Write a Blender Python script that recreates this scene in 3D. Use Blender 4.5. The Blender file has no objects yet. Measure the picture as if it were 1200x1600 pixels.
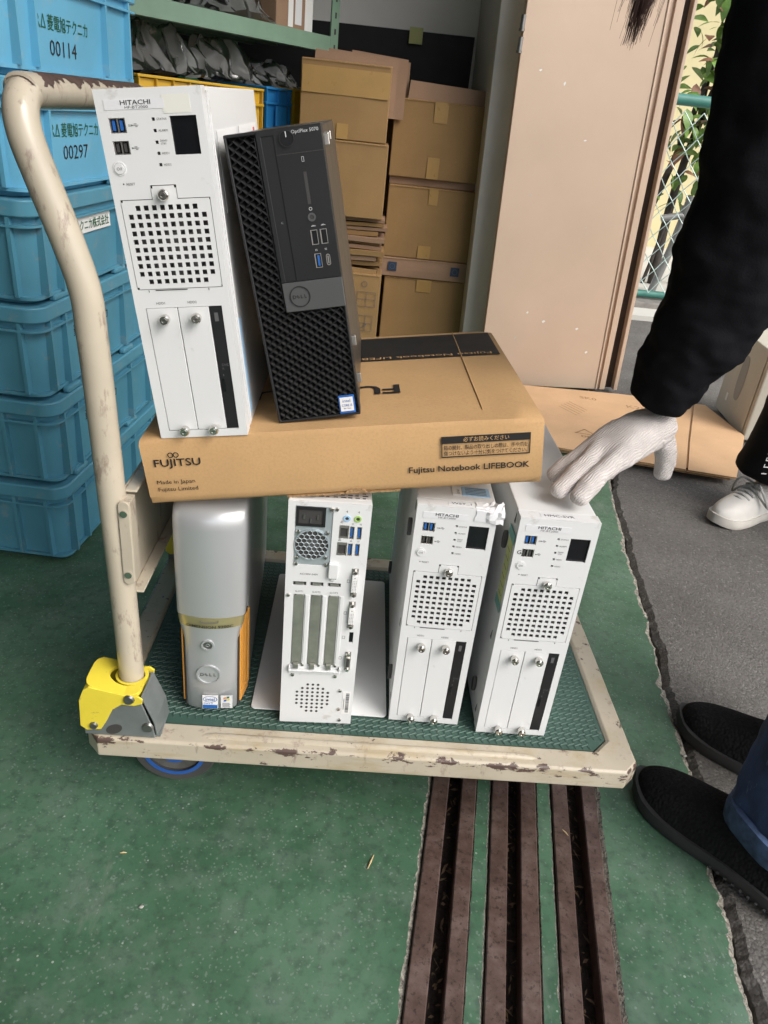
import bpy, bmesh, math, random
from mathutils import Vector, Matrix, Euler, noise as mnoise
random.seed(7)
S = bpy.context.scene
COL = S.collection
PI = math.pi

# ------------------------------------------------------------------ camera
cd = bpy.data.cameras.new('camera'); cam = bpy.data.objects.new('camera', cd); COL.objects.link(cam)
def cam_axes(yaw, pitch, roll):
    f = Vector((-math.sin(yaw)*math.cos(pitch), math.cos(yaw)*math.cos(pitch), -math.sin(pitch)))
    r0 = Vector((math.cos(yaw), math.sin(yaw), 0)); u0 = r0.cross(f)
    r = r0*math.cos(roll) + u0*math.sin(roll); u = -r0*math.sin(roll) + u0*math.cos(roll)
    return r, u, f
_r, _u, _f = cam_axes(-0.05901, 0.49371, 0.11079)
cam.matrix_world = Matrix(((_r.x, _u.x, -_f.x, 0), (_r.y, _u.y, -_f.y, 0), (_r.z, _u.z, -_f.z, 0.91415), (0, 0, 0, 1)))
cd.sensor_fit = 'VERTICAL'; cd.sensor_height = 36.0; cd.lens = 36.0*1149.73/1600.0
cd.clip_start = 0.02; cd.clip_end = 500
S.camera = cam

# ------------------------------------------------------------------ light
SUN_EL, SUN_AZ = math.radians(44), math.radians(130)      # azimuth clockwise from +Y
W = bpy.data.worlds.new('World'); S.world = W; W.use_nodes = True
nt = W.node_tree; bg = nt.nodes['Background']
sk = nt.nodes.new('ShaderNodeTexSky'); sk.sky_type = 'NISHITA'; sk.sun_disc = False
sk.sun_elevation = SUN_EL; sk.sun_rotation = SUN_AZ; sk.air_density = 1.0; sk.dust_density = 4.0; sk.ozone_density = 1.0
hs = nt.nodes.new('ShaderNodeHueSaturation'); hs.inputs['Saturation'].default_value = 0.45
nt.links.new(sk.outputs[0], hs.inputs['Color']); nt.links.new(hs.outputs[0], bg.inputs[0])
bg.inputs[1].default_value = 0.15
sd = bpy.data.lights.new('sun', 'SUN'); sd.energy = 0.65; sd.angle = math.radians(35); sd.color = (1, .96, .9)
sun = bpy.data.objects.new('sun', sd); COL.objects.link(sun)
dirv = Vector((math.sin(SUN_AZ)*math.cos(SUN_EL), math.cos(SUN_AZ)*math.cos(SUN_EL), math.sin(SUN_EL)))
sun.rotation_euler = dirv.to_track_quat('Z', 'Y').to_euler()
sun.location = dirv*20
S.view_settings.view_transform = 'Standard'; S.view_settings.look = 'None'
S.view_settings.exposure = 0.8; S.view_settings.gamma = 1.0; S.view_settings.use_curve_mapping = False

# ------------------------------------------------------------------ materials
def new_mat(name):
    m = bpy.data.materials.new(name); m.use_nodes = True
    return m, m.node_tree, m.node_tree.nodes['Principled BSDF']
def nd(t, typ, **kw):
    n = t.nodes.new(typ)
    for k, v in kw.items(): setattr(n, k, v)
    return n
def coords(t, world=False, scale=(1, 1, 1)):
    if world:
        g = nd(t, 'ShaderNodeNewGeometry'); out = g.outputs['Position']
    else:
        g = nd(t, 'ShaderNodeTexCoord'); out = g.outputs['Object']
    mp = nd(t, 'ShaderNodeMapping'); mp.inputs['Scale'].default_value = scale
    t.links.new(out, mp.inputs['Vector']); return mp.outputs[0]
def noise(t, vec, scale, detail=4, rough=.55):
    n = nd(t, 'ShaderNodeTexNoise'); n.inputs['Scale'].default_value = scale
    n.inputs['Detail'].default_value = detail; n.inputs['Roughness'].default_value = rough
    t.links.new(vec, n.inputs['Vector']); return n.outputs['Fac']
def ramp(t, fac, stops):
    r = nd(t, 'ShaderNodeValToRGB'); e = r.color_ramp.elements
    e[0].position, e[0].color = stops[0][0], (*stops[0][1], 1)
    e[1].position, e[1].color = stops[-1][0], (*stops[-1][1], 1)
    for p, c in stops[1:-1]:
        x = e.new(p); x.color = (*c, 1)
    t.links.new(fac, r.inputs[0]); return r.outputs[0]
def mix(t, fac, a, b):
    m = nd(t, 'ShaderNodeMix', data_type='RGBA')
    if isinstance(fac, (int, float)): m.inputs[0].default_value = fac
    else: t.links.new(fac, m.inputs[0])
    for i, c in ((6, a), (7, b)):
        if isinstance(c, tuple): m.inputs[i].default_value = (*c, 1)
        else: t.links.new(c, m.inputs[i])
    return m.outputs[2]
def math_(t, op, a, b=None):
    m = nd(t, 'ShaderNodeMath', operation=op)
    for i, c in ((0, a), (1, b)):
        if c is None: continue
        if isinstance(c, (int, float)): m.inputs[i].default_value = c
        else: t.links.new(c, m.inputs[i])
    return m.outputs[0]
def bump(t, p, h, strength, dist):
    b = nd(t, 'ShaderNodeBump'); b.inputs['Strength'].default_value = strength; b.inputs['Distance'].default_value = dist
    t.links.new(h, b.inputs['Height']); t.links.new(b.outputs[0], p.inputs['Normal']); return b
def C(c, k): return tuple(min(1, x*k) for x in c)
def mk(name, col, rough=.5, metal=0., var=.08, vscale=12, bs=0., bscale=250, bdist=.001, world=False, stretch=(1, 1, 1), spec=.5, dirt=None, dthr=.62, dscale=30):
    m, t, p = new_mat(name)
    v = coords(t, world, stretch)
    n = noise(t, v, vscale, 5)
    c = ramp(t, n, [(.3, C(col, 1-var)), (.7, C(col, 1+var))])
    if dirt:
        dn = noise(t, v, dscale, 8, .7)
        f = ramp(t, dn, [(dthr, (0, 0, 0)), (dthr+.08, (1, 1, 1))])
        c = mix(t, f, c, dirt)
    t.links.new(c, p.inputs['Base Color'])
    rn = noise(t, v, vscale*2.3, 3)
    rr = nd(t, 'ShaderNodeMapRange'); rr.inputs[3].default_value = max(.03, rough-.08); rr.inputs[4].default_value = min(1, rough+.08)
    t.links.new(rn, rr.inputs[0]); t.links.new(rr.outputs[0], p.inputs['Roughness'])
    p.inputs['Metallic'].default_value = metal
    p.inputs['Specular IOR Level'].default_value = spec
    if bs > 0: bump(t, p, noise(t, v, bscale, 3), bs, bdist)
    return m

def floor_material():
    m, t, p = new_mat('green_floor_paint')
    v = coords(t, True)
    big = noise(t, v, 3.2, 6, .6); mid = noise(t, v, 14, 6, .65); fine = noise(t, v, 160, 2, .6)
    a = ramp(t, big, [(.36, (.038, .096, .053)), (.5, (.058, .135, .078)), (.64, (.094, .185, .118))])
    b = mix(t, ramp(t, mid, [(.46, (0, 0, 0)), (.68, (.42, .42, .42))]), a, (.145, .20, .165))
    b2 = mix(t, ramp(t, noise(t, v, 60, 3, .7), [(.48, (0, 0, 0)), (.66, (.45, .45, .45))]), b, (.030, .052, .042))
    b2 = mix(t, ramp(t, noise(t, coords(t, True, (1, .35, 1)), 8, 7, .75), [(.60, (0, 0, 0)), (.68, (.42, .42, .42))]), b2, (.19, .22, .19))
    vo = nd(t, 'ShaderNodeTexVoronoi'); vo.inputs['Scale'].default_value = 150; t.links.new(v, vo.inputs['Vector'])
    sel = nd(t, 'ShaderNodeSeparateColor'); t.links.new(vo.outputs['Color'], sel.inputs[0])
    patch = ramp(t, noise(t, v, 5, 3), [(.4, (.985, .985, .985)), (.62, (.91, .91, .91))])
    pick = math_(t, 'GREATER_THAN', sel.outputs[0], patch)
    near = math_(t, 'LESS_THAN', vo.outputs['Distance'], math_(t, 'MULTIPLY', sel.outputs[1], .25))
    spk = math_(t, 'MULTIPLY', pick, near)
    c = mix(t, math_(t, 'MULTIPLY', spk, .7), b2, (.34, .40, .35))
    w2 = nd(t, 'ShaderNodeTexVoronoi'); w2.inputs['Scale'].default_value = 420; t.links.new(v, w2.inputs['Vector'])
    s2 = nd(t, 'ShaderNodeSeparateColor'); t.links.new(w2.outputs['Color'], s2.inputs[0])
    k2 = math_(t, 'MULTIPLY', math_(t, 'GREATER_THAN', s2.outputs[0], .955), .35)
    c = mix(t, k2, c, (.25, .31, .27))
    t.links.new(c, p.inputs['Base Color'])
    p.inputs['Roughness'].default_value = .52
    r = ramp(t, mid, [(.3, (.42, .42, .42)), (.7, (.62, .62, .62))]); t.links.new(r, p.inputs['Roughness'])
    h = math_(t, 'ADD', math_(t, 'MULTIPLY', mid, .5), math_(t, 'ADD', math_(t, 'MULTIPLY', fine, .12), math_(t, 'MULTIPLY', spk, .2)))
    bump(t, p, h, .5, .003)
    return m
def asphalt_material():
    m, t, p = new_mat('asphalt')
    v = coords(t, True)
    vo = nd(t, 'ShaderNodeTexVoronoi'); vo.inputs['Scale'].default_value = 230; t.links.new(v, vo.inputs['Vector'])
    s = nd(t, 'ShaderNodeSeparateColor'); t.links.new(vo.outputs['Color'], s.inputs[0])
    big = noise(t, v, 4, 5)
    a = ramp(t, big, [(.3, (.112, .105, .098)), (.7, (.160, .152, .142))])
    st = ramp(t, s.outputs[0], [(.0, (.6, .6, .6)), (.6, (1, 1, 1)), (.95, (1.0, 1.0, 1.0))])
    mm = nd(t, 'ShaderNodeMix', data_type='RGBA', blend_type='MULTIPLY'); mm.inputs[0].default_value = .8
    t.links.new(a, mm.inputs[6]); t.links.new(st, mm.inputs[7])
    lite = math_(t, 'GREATER_THAN', s.outputs[1], .955)
    c = mix(t, math_(t, 'MULTIPLY', lite, .45), mm.outputs[2], (.27, .26, .24))
    t.links.new(c, p.inputs['Base Color']); p.inputs['Roughness'].default_value = .85
    h = math_(t, 'SUBTRACT', noise(t, v, 70, 7, .8), math_(t, 'MULTIPLY', vo.outputs['Distance'], .5))
    bump(t, p, h, .8, .004)
    return m
def painted_metal(name, col, chip, thr=.55, edge=True, rough=.38):
    m, t, p = new_mat(name)
    v = coords(t)
    n = noise(t, v, 9, 6)
    c = ramp(t, n, [(.3, C(col, .88)), (.7, C(col, 1.08))])
    sc = noise(t, coords(t, scale=(1, 1, .35)), 55, 9, .72)
    spots = ramp(t, sc, [(.56, (0, 0, 0)), (.65, (.5, .5, .5))])
    c = mix(t, spots, c, C(chip, 1.8))
    if edge:      # paint knocked off along the outer rim of the deck and at its corners
        xyz = nd(t, 'ShaderNodeSeparateXYZ'); t.links.new(v, xyz.inputs[0])
        ab = lambda o, k: math_(t, 'ABSOLUTE', math_(t, 'SUBTRACT', o, k))
        dz = ab(xyz.outputs[2], .1765); dfy = ab(xyz.outputs[1], .6925); drx = ab(xyz.outputs[0], .4195); dlx = ab(xyz.outputs[0], -.310); dby = ab(xyz.outputs[1], 1.177)
        rim = math_(t, 'MINIMUM', math_(t, 'MINIMUM', dfy, dby), math_(t, 'MINIMUM', drx, dlx))
        d1 = math_(t, 'ADD', rim, math_(t, 'MULTIPLY', dz, .8))
        near = math_(t, 'MAXIMUM', math_(t, 'SUBTRACT', 1.0, math_(t, 'DIVIDE', d1, .013)), 0.)
        cor = math_(t, 'ADD', dfy, math_(t, 'MINIMUM', drx, dlx))
        nc = math_(t, 'MAXIMUM', math_(t, 'SUBTRACT', 1.0, math_(t, 'DIVIDE', cor, .030)), 0.)
        cn = noise(t, coords(t, scale=(.45, .45, 1.2)), 75, 9, .7)
        tot = math_(t, 'ADD', cn, math_(t, 'ADD', math_(t, 'MULTIPLY', near, .115), math_(t, 'MULTIPLY', nc, .20)))
        c = mix(t, ramp(t, noise(t, coords(t, scale=(.3, .3, 1.5)), 30, 7, .7), [(.5, (0, 0, 0)), (.62, (.55, .55, .55))]), c, (.40, .31, .17))
        f = ramp(t, tot, [(.635, (0, 0, 0)), (.655, (1, 1, 1))])
        c = mix(t, f, c, chip)
    t.links.new(c, p.inputs['Base Color'])
    p.inputs['Roughness'].default_value = rough
    bump(t, p, noise(t, v, 60, 5), .12, .002)
    return m
def rail_material():
    m, t, p = new_mat('brown_steel')
    v = coords(t, True, (1, 1, 1))
    n = noise(t, v, 25, 6, .7); f = noise(t, v, 260, 3)
    c = ramp(t, n, [(.36, (.075, .046, .038)), (.5, (.108, .069, .058)), (.66, (.155, .11, .098))])
    c = mix(t, ramp(t, noise(t, v, 150, 5, .7), [(.54, (0, 0, 0)), (.64, (.75, .75, .75))]), c, (.028, .019, .016))
    t.links.new(c, p.inputs['Base Color']); p.inputs['Roughness'].default_value = .42; p.inputs['Metallic'].default_value = .2
    bump(t, p, f, .35, .001); return m
def cardboard(name, col, fl=1.0):
    m, t, p = new_mat(name)
    v = coords(t)
    st = noise(t, coords(t, scale=(1, 1, 14)), 30, 3)
    n = noise(t, v, 7, 6); f = noise(t, v, 320, 3, .7)
    c = ramp(t, n, [(.3, C(col, .90)), (.7, C(col, 1.07))])
    c = mix(t, ramp(t, f, [(.45, (0, 0, 0)), (.8, (.5, .5, .5))]), c, C(col, .72))
    c = mix(t, math_(t, 'MULTIPLY', st, .12*fl), c, C(col, .7))
    t.links.new(c, p.inputs['Base Color']); p.inputs['Roughness'].default_value = .75; p.inputs['Specular IOR Level'].default_value = .25
    bump(t, p, math_(t, 'ADD', n, math_(t, 'MULTIPLY', f, .1)), .25, .003)
    return m
def knit(name, col, scale, strength=.6, var=.1, stretch=(1, 1, 1)):
    m, t, p = new_mat(name)
    v = coords(t, scale=stretch)
    vo = nd(t, 'ShaderNodeTexVoronoi'); vo.inputs['Scale'].default_value = scale; t.links.new(v, vo.inputs['Vector'])
    n = noise(t, v, 18, 5)
    c = ramp(t, n, [(.3, C(col, 1-var)), (.7, C(col, 1+var))])
    c = mix(t, ramp(t, vo.outputs['Distance'], [(.2, (0, 0, 0)), (.6, (.6, .6, .6))]), c, C(col, .6))
    t.links.new(c, p.inputs['Base Color']); p.inputs['Roughness'].default_value = .95; p.inputs['Specular IOR Level'].default_value = .12
    bump(t, p, math_(t, 'MULTIPLY', vo.outputs['Distance'], -1.), strength, .002)
    return m
def ribbed(name, col, turn, scale, strength=.7):
    m, t, p = new_mat(name)
    g = nd(t, 'ShaderNodeTexCoord')
    dp = nd(t, 'ShaderNodeVectorMath', operation='DOT_PRODUCT'); dp.inputs[1].default_value = (-.57*scale, .515*scale, .425*scale)
    t.links.new(g.outputs['Object'], dp.inputs[0])
    wob = math_(t, 'MULTIPLY', noise(t, coords(t), 55, 3), 1.1)
    cx_ = nd(t, 'ShaderNodeCombineXYZ'); t.links.new(math_(t, 'ADD', dp.outputs['Value'], wob), cx_.inputs[0])
    w = nd(t, 'ShaderNodeTexWave', wave_type='BANDS', bands_direction='X'); w.inputs['Scale'].default_value = 1; w.inputs['Distortion'].default_value = 0
    t.links.new(cx_.outputs[0], w.inputs['Vector'])
    n = noise(t, coords(t), 40, 5); st = noise(t, coords(t), 700, 2)
    c = ramp(t, n, [(.35, C(col, .84)), (.65, C(col, 1.06))])
    c = mix(t, math_(t, 'MULTIPLY', w.outputs['Fac'], .36), c, C(col, .58))
    c = mix(t, ramp(t, noise(t, coords(t), 22, 6, .7), [(.56, (0, 0, 0)), (.68, (.5, .5, .5))]), c, C(col, .68))
    t.links.new(c, p.inputs['Base Color']); p.inputs['Roughness'].default_value = .95; p.inputs['Specular IOR Level'].default_value = .1
    bump(t, p, math_(t, 'ADD', w.outputs['Fac'], math_(t, 'ADD', math_(t, 'MULTIPLY', st, 1.2), math_(t, 'MULTIPLY', noise(t, coords(t), 60, 4), 1.3))), strength, .0018)
    return m
def plastic_film(name):
    m, t, p = new_mat(name)
    t.nodes.remove(p); out = t.nodes['Material Output']
    g = nd(t, 'ShaderNodeBsdfGlossy'); g.inputs['Roughness'].default_value = .18; g.inputs['Color'].default_value = (.55, .55, .55, 1)
    tr = nd(t, 'ShaderNodeBsdfTransparent'); tr.inputs['Color'].default_value = (.86, .88, .88, 1)
    df = nd(t, 'ShaderNodeBsdfDiffuse'); df.inputs['Color'].default_value = (.62, .64, .64, 1)
    a = nd(t, 'ShaderNodeMixShader'); a.inputs[0].default_value = .33
    b = nd(t, 'ShaderNodeMixShader'); fr = nd(t, 'ShaderNodeFresnel'); fr.inputs[0].default_value = 1.22
    tl = nd(t, 'ShaderNodeBsdfTranslucent'); tl.inputs['Color'].default_value = (.7, .72, .72, 1)
    dt_ = nd(t, 'ShaderNodeMixShader'); dt_.inputs[0].default_value = .5; t.links.new(df.outputs[0], dt_.inputs[1]); t.links.new(tl.outputs[0], dt_.inputs[2])
    t.links.new(tr.outputs[0], a.inputs[1]); t.links.new(dt_.outputs[0], a.inputs[2])
    t.links.new(fr.outputs[0], b.inputs[0]); t.links.new(a.outputs[0], b.inputs[1]); t.links.new(g.outputs[0], b.inputs[2])
    t.links.new(b.outputs[0], out.inputs[0]); return m

M = {}
M['floor'] = floor_material(); M['asphalt'] = asphalt_material(); M['rail'] = rail_material()
M['concrete'] = mk('chipped_concrete', (.25, .235, .20), .95, var=.55, vscale=140, bs=1., bscale=330, bdist=.004, world=True, dirt=(.07, .062, .05), dthr=.55, dscale=170)
M['pit'] = mk('dark_slot', (.02, .014, .011), .95, var=.5, vscale=60, bs=1, bscale=90, bdist=.006, world=True)  # near-black bottom of the slots between the rail bars
M['white'] = mk('white_powder_coat', (.70, .71, .71), .42, var=.015, vscale=6, bs=.12, bscale=900, bdist=.0004, dirt=(.58, .57, .55), dthr=.62, dscale=16)
M['white2'] = mk('white_smooth_paint', (.71, .72, .725), .36, var=.015, vscale=6, dirt=(.56, .55, .53), dthr=.615, dscale=26)
M['galv'] = mk('galvanised_steel', (.42, .43, .38), .38, .75, var=.18, vscale=45, bs=.15, bscale=120)
M['psu'] = mk('zinc_blue_steel', (.55, .62, .66), .35, .6, var=.05)
M['chrome'] = mk('nickel_screw', (.72, .70, .66), .22, 1., var=.05, vscale=80)
M['inner'] = mk('dark_inner', (.045, .043, .042), .6, var=.2)
M['fan'] = mk('fan_grey', (.12, .115, .11), .5, var=.3, vscale=40)
M['gloss'] = mk('gloss_black', (.006, .007, .009), .15, var=.1)
M['black'] = mk('black_plastic', (.0105, .011, .0125), .45, var=.12, bs=.15, bscale=900, bdist=.0003)
M['blackmesh'] = mk('black_grille_plastic', (.005, .005, .0055), .42, var=.15, dirt=(.07, .065, .06), dthr=.72, dscale=130)
M['usbblue'] = mk('usb_blue', (.02, .12, .42), .4, var=.05)
M['usbshell'] = mk('port_steel', (.55, .53, .5), .3, .9)
M['ink'] = mk('grey_ink', (.10, .10, .105), .7, var=.05)
M['ink_black'] = mk('black_ink', (.012, .011, .011), .6, var=.05)
M['ink_pale'] = mk('pale_ink', (.55, .56, .57), .6, var=.05)
M['ink_green'] = mk('green_ink', (.01, .10, .045), .6, var=.1)
M['paper'] = mk('label_paper', (.72, .73, .75), .6, var=.03)
M['paper2'] = mk('bright_paper', (.80, .80, .79), .6, var=.03)
M['yelpaper'] = mk('yellow_paper', (.55, .58, .25), .7, var=.06)
M['greentape'] = mk('green_tape', (.16, .38, .34), .5, var=.06)
M['bluelabel'] = mk('blue_label', (.35, .55, .75), .5, var=.1, vscale=90)
M['silver'] = mk('silver_plastic', (.50, .515, .53), .30, .45, var=.02, vscale=4)
M['silver2'] = mk('silver_side', (.46, .475, .48), .33, .35, var=.03, vscale=4)
M['gold'] = mk('champagne_plate', (.46, .41, .22), .22, .55, var=.04)
M['orange'] = mk('orange_plastic', (.72, .33, .06), .4, var=.05)
M['dgrey'] = mk('dark_case_steel', (.085, .07, .058), .32, .5, var=.06)  # dark grey steel, with reflected brown mixed into its base colour
M['panelgrey'] = mk('satin_grey_panel', (.105, .107, .11), .4, .35, var=.04, bs=.1, bscale=900, bdist=.0003)
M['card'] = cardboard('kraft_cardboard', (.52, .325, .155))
M['card_shaded'] = cardboard('shaded_cardboard', (.30, .185, .08))  # kraft colour darkened to carry the dim light on the back boxes
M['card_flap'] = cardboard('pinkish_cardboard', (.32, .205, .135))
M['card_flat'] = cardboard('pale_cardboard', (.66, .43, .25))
M['flute'] = mk('corrugated_edge', (.34, .21, .10), .9, var=.35, vscale=160, bs=.8, bscale=220, bdist=.003)
M['tape'] = mk('brown_tape', (.36, .22, .075), .3, var=.08)
M['cart'] = painted_metal('cream_painted_steel', (.50, .445, .35), (.10, .065, .055))
M['tube'] = painted_metal('cream_painted_tube', (.49, .435, .345), (.085, .05, .042), thr=.62, edge=False, rough=.22)
M['mat'] = mk('green_rubber_mat', (.048, .100, .080), .5, var=.12, vscale=14, bs=.2, bscale=300, dirt=(.13, .16, .145), dthr=.62, dscale=35)
M['yellow'] = mk('yellow_plastic', (.74, .60, .05), .5, var=.08, dirt=(.33, .27, .08), dthr=.62, dscale=48, bs=.25, bscale=90)
M['bracket'] = mk('grey_bracket', (.17, .19, .19), .42, .2, var=.12, vscale=40, dirt=(.10, .07, .05), dthr=.68, dscale=70)
M['bolt'] = mk('bolt_steel', (.24, .24, .23), .35, .85, var=.1, vscale=90)
M['rubber'] = mk('grey_rubber', (.07, .07, .068), .7, var=.15, bs=.3, bscale=200)
M['wheelblue'] = mk('blue_hub', (.03, .12, .45), .45, var=.08)
M['crate'] = mk('shaded_blue_crate_plastic', (.085, .28, .39), .42, var=.09, vscale=7, dirt=(.15, .29, .36), dthr=.57, dscale=26)  # shaded copy of the crate blue, for the lower crates
M['cratelit'] = mk('lit_blue_crate_plastic', (.13, .41, .60), .4, var=.07, vscale=7, dirt=(.19, .42, .56), dthr=.58, dscale=26)  # same crate blue with the light on the upper crates put in
M['crateyel'] = mk('yellow_crate_plastic', (.66, .40, .03), .4, var=.06)
M['crateblue'] = mk('strong_blue_crate_plastic', (.03, .26, .62), .4, var=.06)
M['shelf'] = mk('sage_green_steel', (.20, .32, .235), .45, var=.06, dirt=(.13, .19, .15), dthr=.68)
M['wall'] = mk('grey_white_wall', (.86, .85, .82), .85, var=.05, vscale=3, bs=.2, bscale=60)
M['shedwall'] = mk('shed_wall', (.12, .12, .115), .85, var=.08, vscale=2)
M['roof'] = mk('shed_roof_steel', (.14, .145, .145), .7, var=.06)
M['blacksheet'] = mk('black_sheet', (.008, .008, .010), .6, var=.1)
M['door'] = mk('beige_door_paint', (.54, .41, .31), .42, var=.075, vscale=2.6, bs=.06, bscale=12, bdist=.01, dirt=(.60, .50, .42), dthr=.735, dscale=16)
M['doordark'] = mk('dark_gap_brown', (.05, .033, .025), .7, var=.2)  # dark brown for the gap beside the door edge strip
M['post'] = mk('grey_post_paint', (.50, .49, .45), .5, var=.04)
M['sleeve'] = mk('black_sweatshirt', (.0095, .0095, .0115), .95, var=.2, bs=.4, bscale=500, bdist=.001, spec=.08)
M['glove'] = ribbed('knit_glove', (.70, .65, .63), 0, 140, .55)
M['jeans'] = mk('blue_denim', (.022, .042, .105), .85, var=.6, vscale=28, bs=.5, bscale=700, bdist=.001, dirt=(.11, .17, .28), dthr=.60, dscale=40, stretch=(1, 1, .4))
M['hem'] = mk('worn_denim_hem', (.05, .085, .17), .85, var=.5, vscale=70, bs=.5, bscale=600)
M['shoe'] = knit('black_knit', (.021, .021, .022), 240, 1., .35, (1, 1, .6))
M['sole'] = mk('black_sole', (.038, .038, .039), .65, var=.15, bs=.3, bscale=160)
M['sneaker'] = mk('white_leather', (.66, .64, .60), .5, var=.06, vscale=25, bs=.15, bscale=200, dirt=(.45, .42, .38), dthr=.66, dscale=25)
M['sneakersole'] = mk('offwhite_sole', (.60, .57, .52), .6, var=.1, vscale=30)
M['lace'] = mk('grey_lace', (.42, .41, .40), .8, var=.12, vscale=120, bs=.5, bscale=500)
M['skin'] = mk('skin', (.50, .31, .22), .5, var=.06)
M['hair'] = mk('dark_brown_hair', (.055, .026, .020), .4, var=.3, vscale=60)
M['trackpants'] = mk('black_track_pants', (.005, .005, .006), .8, var=.2, bs=.2, bscale=300, spec=.2)
M['fence'] = mk('green_coated_wire', (.05, .20, .165), .45, var=.1)
M['wire'] = mk('galvanised_wire', (.40, .50, .47), .45, .3, var=.1)
M['yard'] = mk('pale_concrete_yard', (.55, .54, .50), .9, var=.06, world=True, vscale=2)
M['yelwall'] = mk('pale_yellow_wall', (.62, .55, .32), .85, var=.05, vscale=2, bs=.3, bscale=30)
M['kerb'] = mk('kerb_concrete', (.20, .19, .175), .9, var=.2, vscale=20, bs=.5, bscale=80)
M['leaf'] = mk('green_leaf', (.12, .22, .04), .45, var=.35, vscale=30)
M['leafred'] = mk('reddish_leaf', (.22, .10, .06), .5, var=.3, vscale=30)
M['bark'] = mk('dark_bark', (.05, .042, .036), .9, var=.3, vscale=30, bs=.6, bscale=60)
M['pipe'] = mk('grey_pipe', (.22, .22, .215), .5, .3, var=.15, vscale=20)
M['beigecase'] = mk('aged_beige_case', (.52, .49, .42), .5, var=.03, bs=.1, bscale=600)
M['greypatch'] = mk('grey_patch', (.30, .29, .27), .6, var=.04)
M['debris'] = mk('dry_leaf_debris', (.10, .065, .035), .9, var=.5, vscale=80, world=True)
M['darkblue'] = mk('dark_blue_print', (.018, .04, .085), .6)
M['twig'] = mk('dry_straw', (.50, .38, .20), .8, var=.2)
M['stone'] = mk('small_stone', (.30, .30, .28), .9, var=.2)
M['film'] = plastic_film('clear_plastic_film')
M['orangebox'] = mk('orange_paint', (.75, .30, .05), .5)

# ------------------------------------------------------------------ mesh helpers
_txt = {}
def text_mesh(s, bold=0.0, res=2):
    key = (s, bold)
    if key in _txt: return _txt[key]
    cu = bpy.data.curves.new('t', 'FONT'); cu.body = s; cu.size = 1.0; cu.resolution_u = res; cu.offset = bold
    cu.align_x = 'LEFT'
    o = bpy.data.objects.new('t', cu); COL.objects.link(o)
    dg = bpy.context.evaluated_depsgraph_get()
    me = bpy.data.meshes.new_from_object(o.evaluated_get(dg))
    vs = [v.co.copy() for v in me.vertices]; fs = [tuple(p.vertices) for p in me.polygons]
    bpy.data.objects.remove(o); bpy.data.curves.remove(cu); bpy.data.meshes.remove(me)
    x0 = min(v.x for v in vs); x1 = max(v.x for v in vs)
    y0 = min(v.y for v in vs); y1 = max(v.y for v in vs)
    _txt[key] = (vs, fs, x0, x1, y0, y1); return _txt[key]

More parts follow.
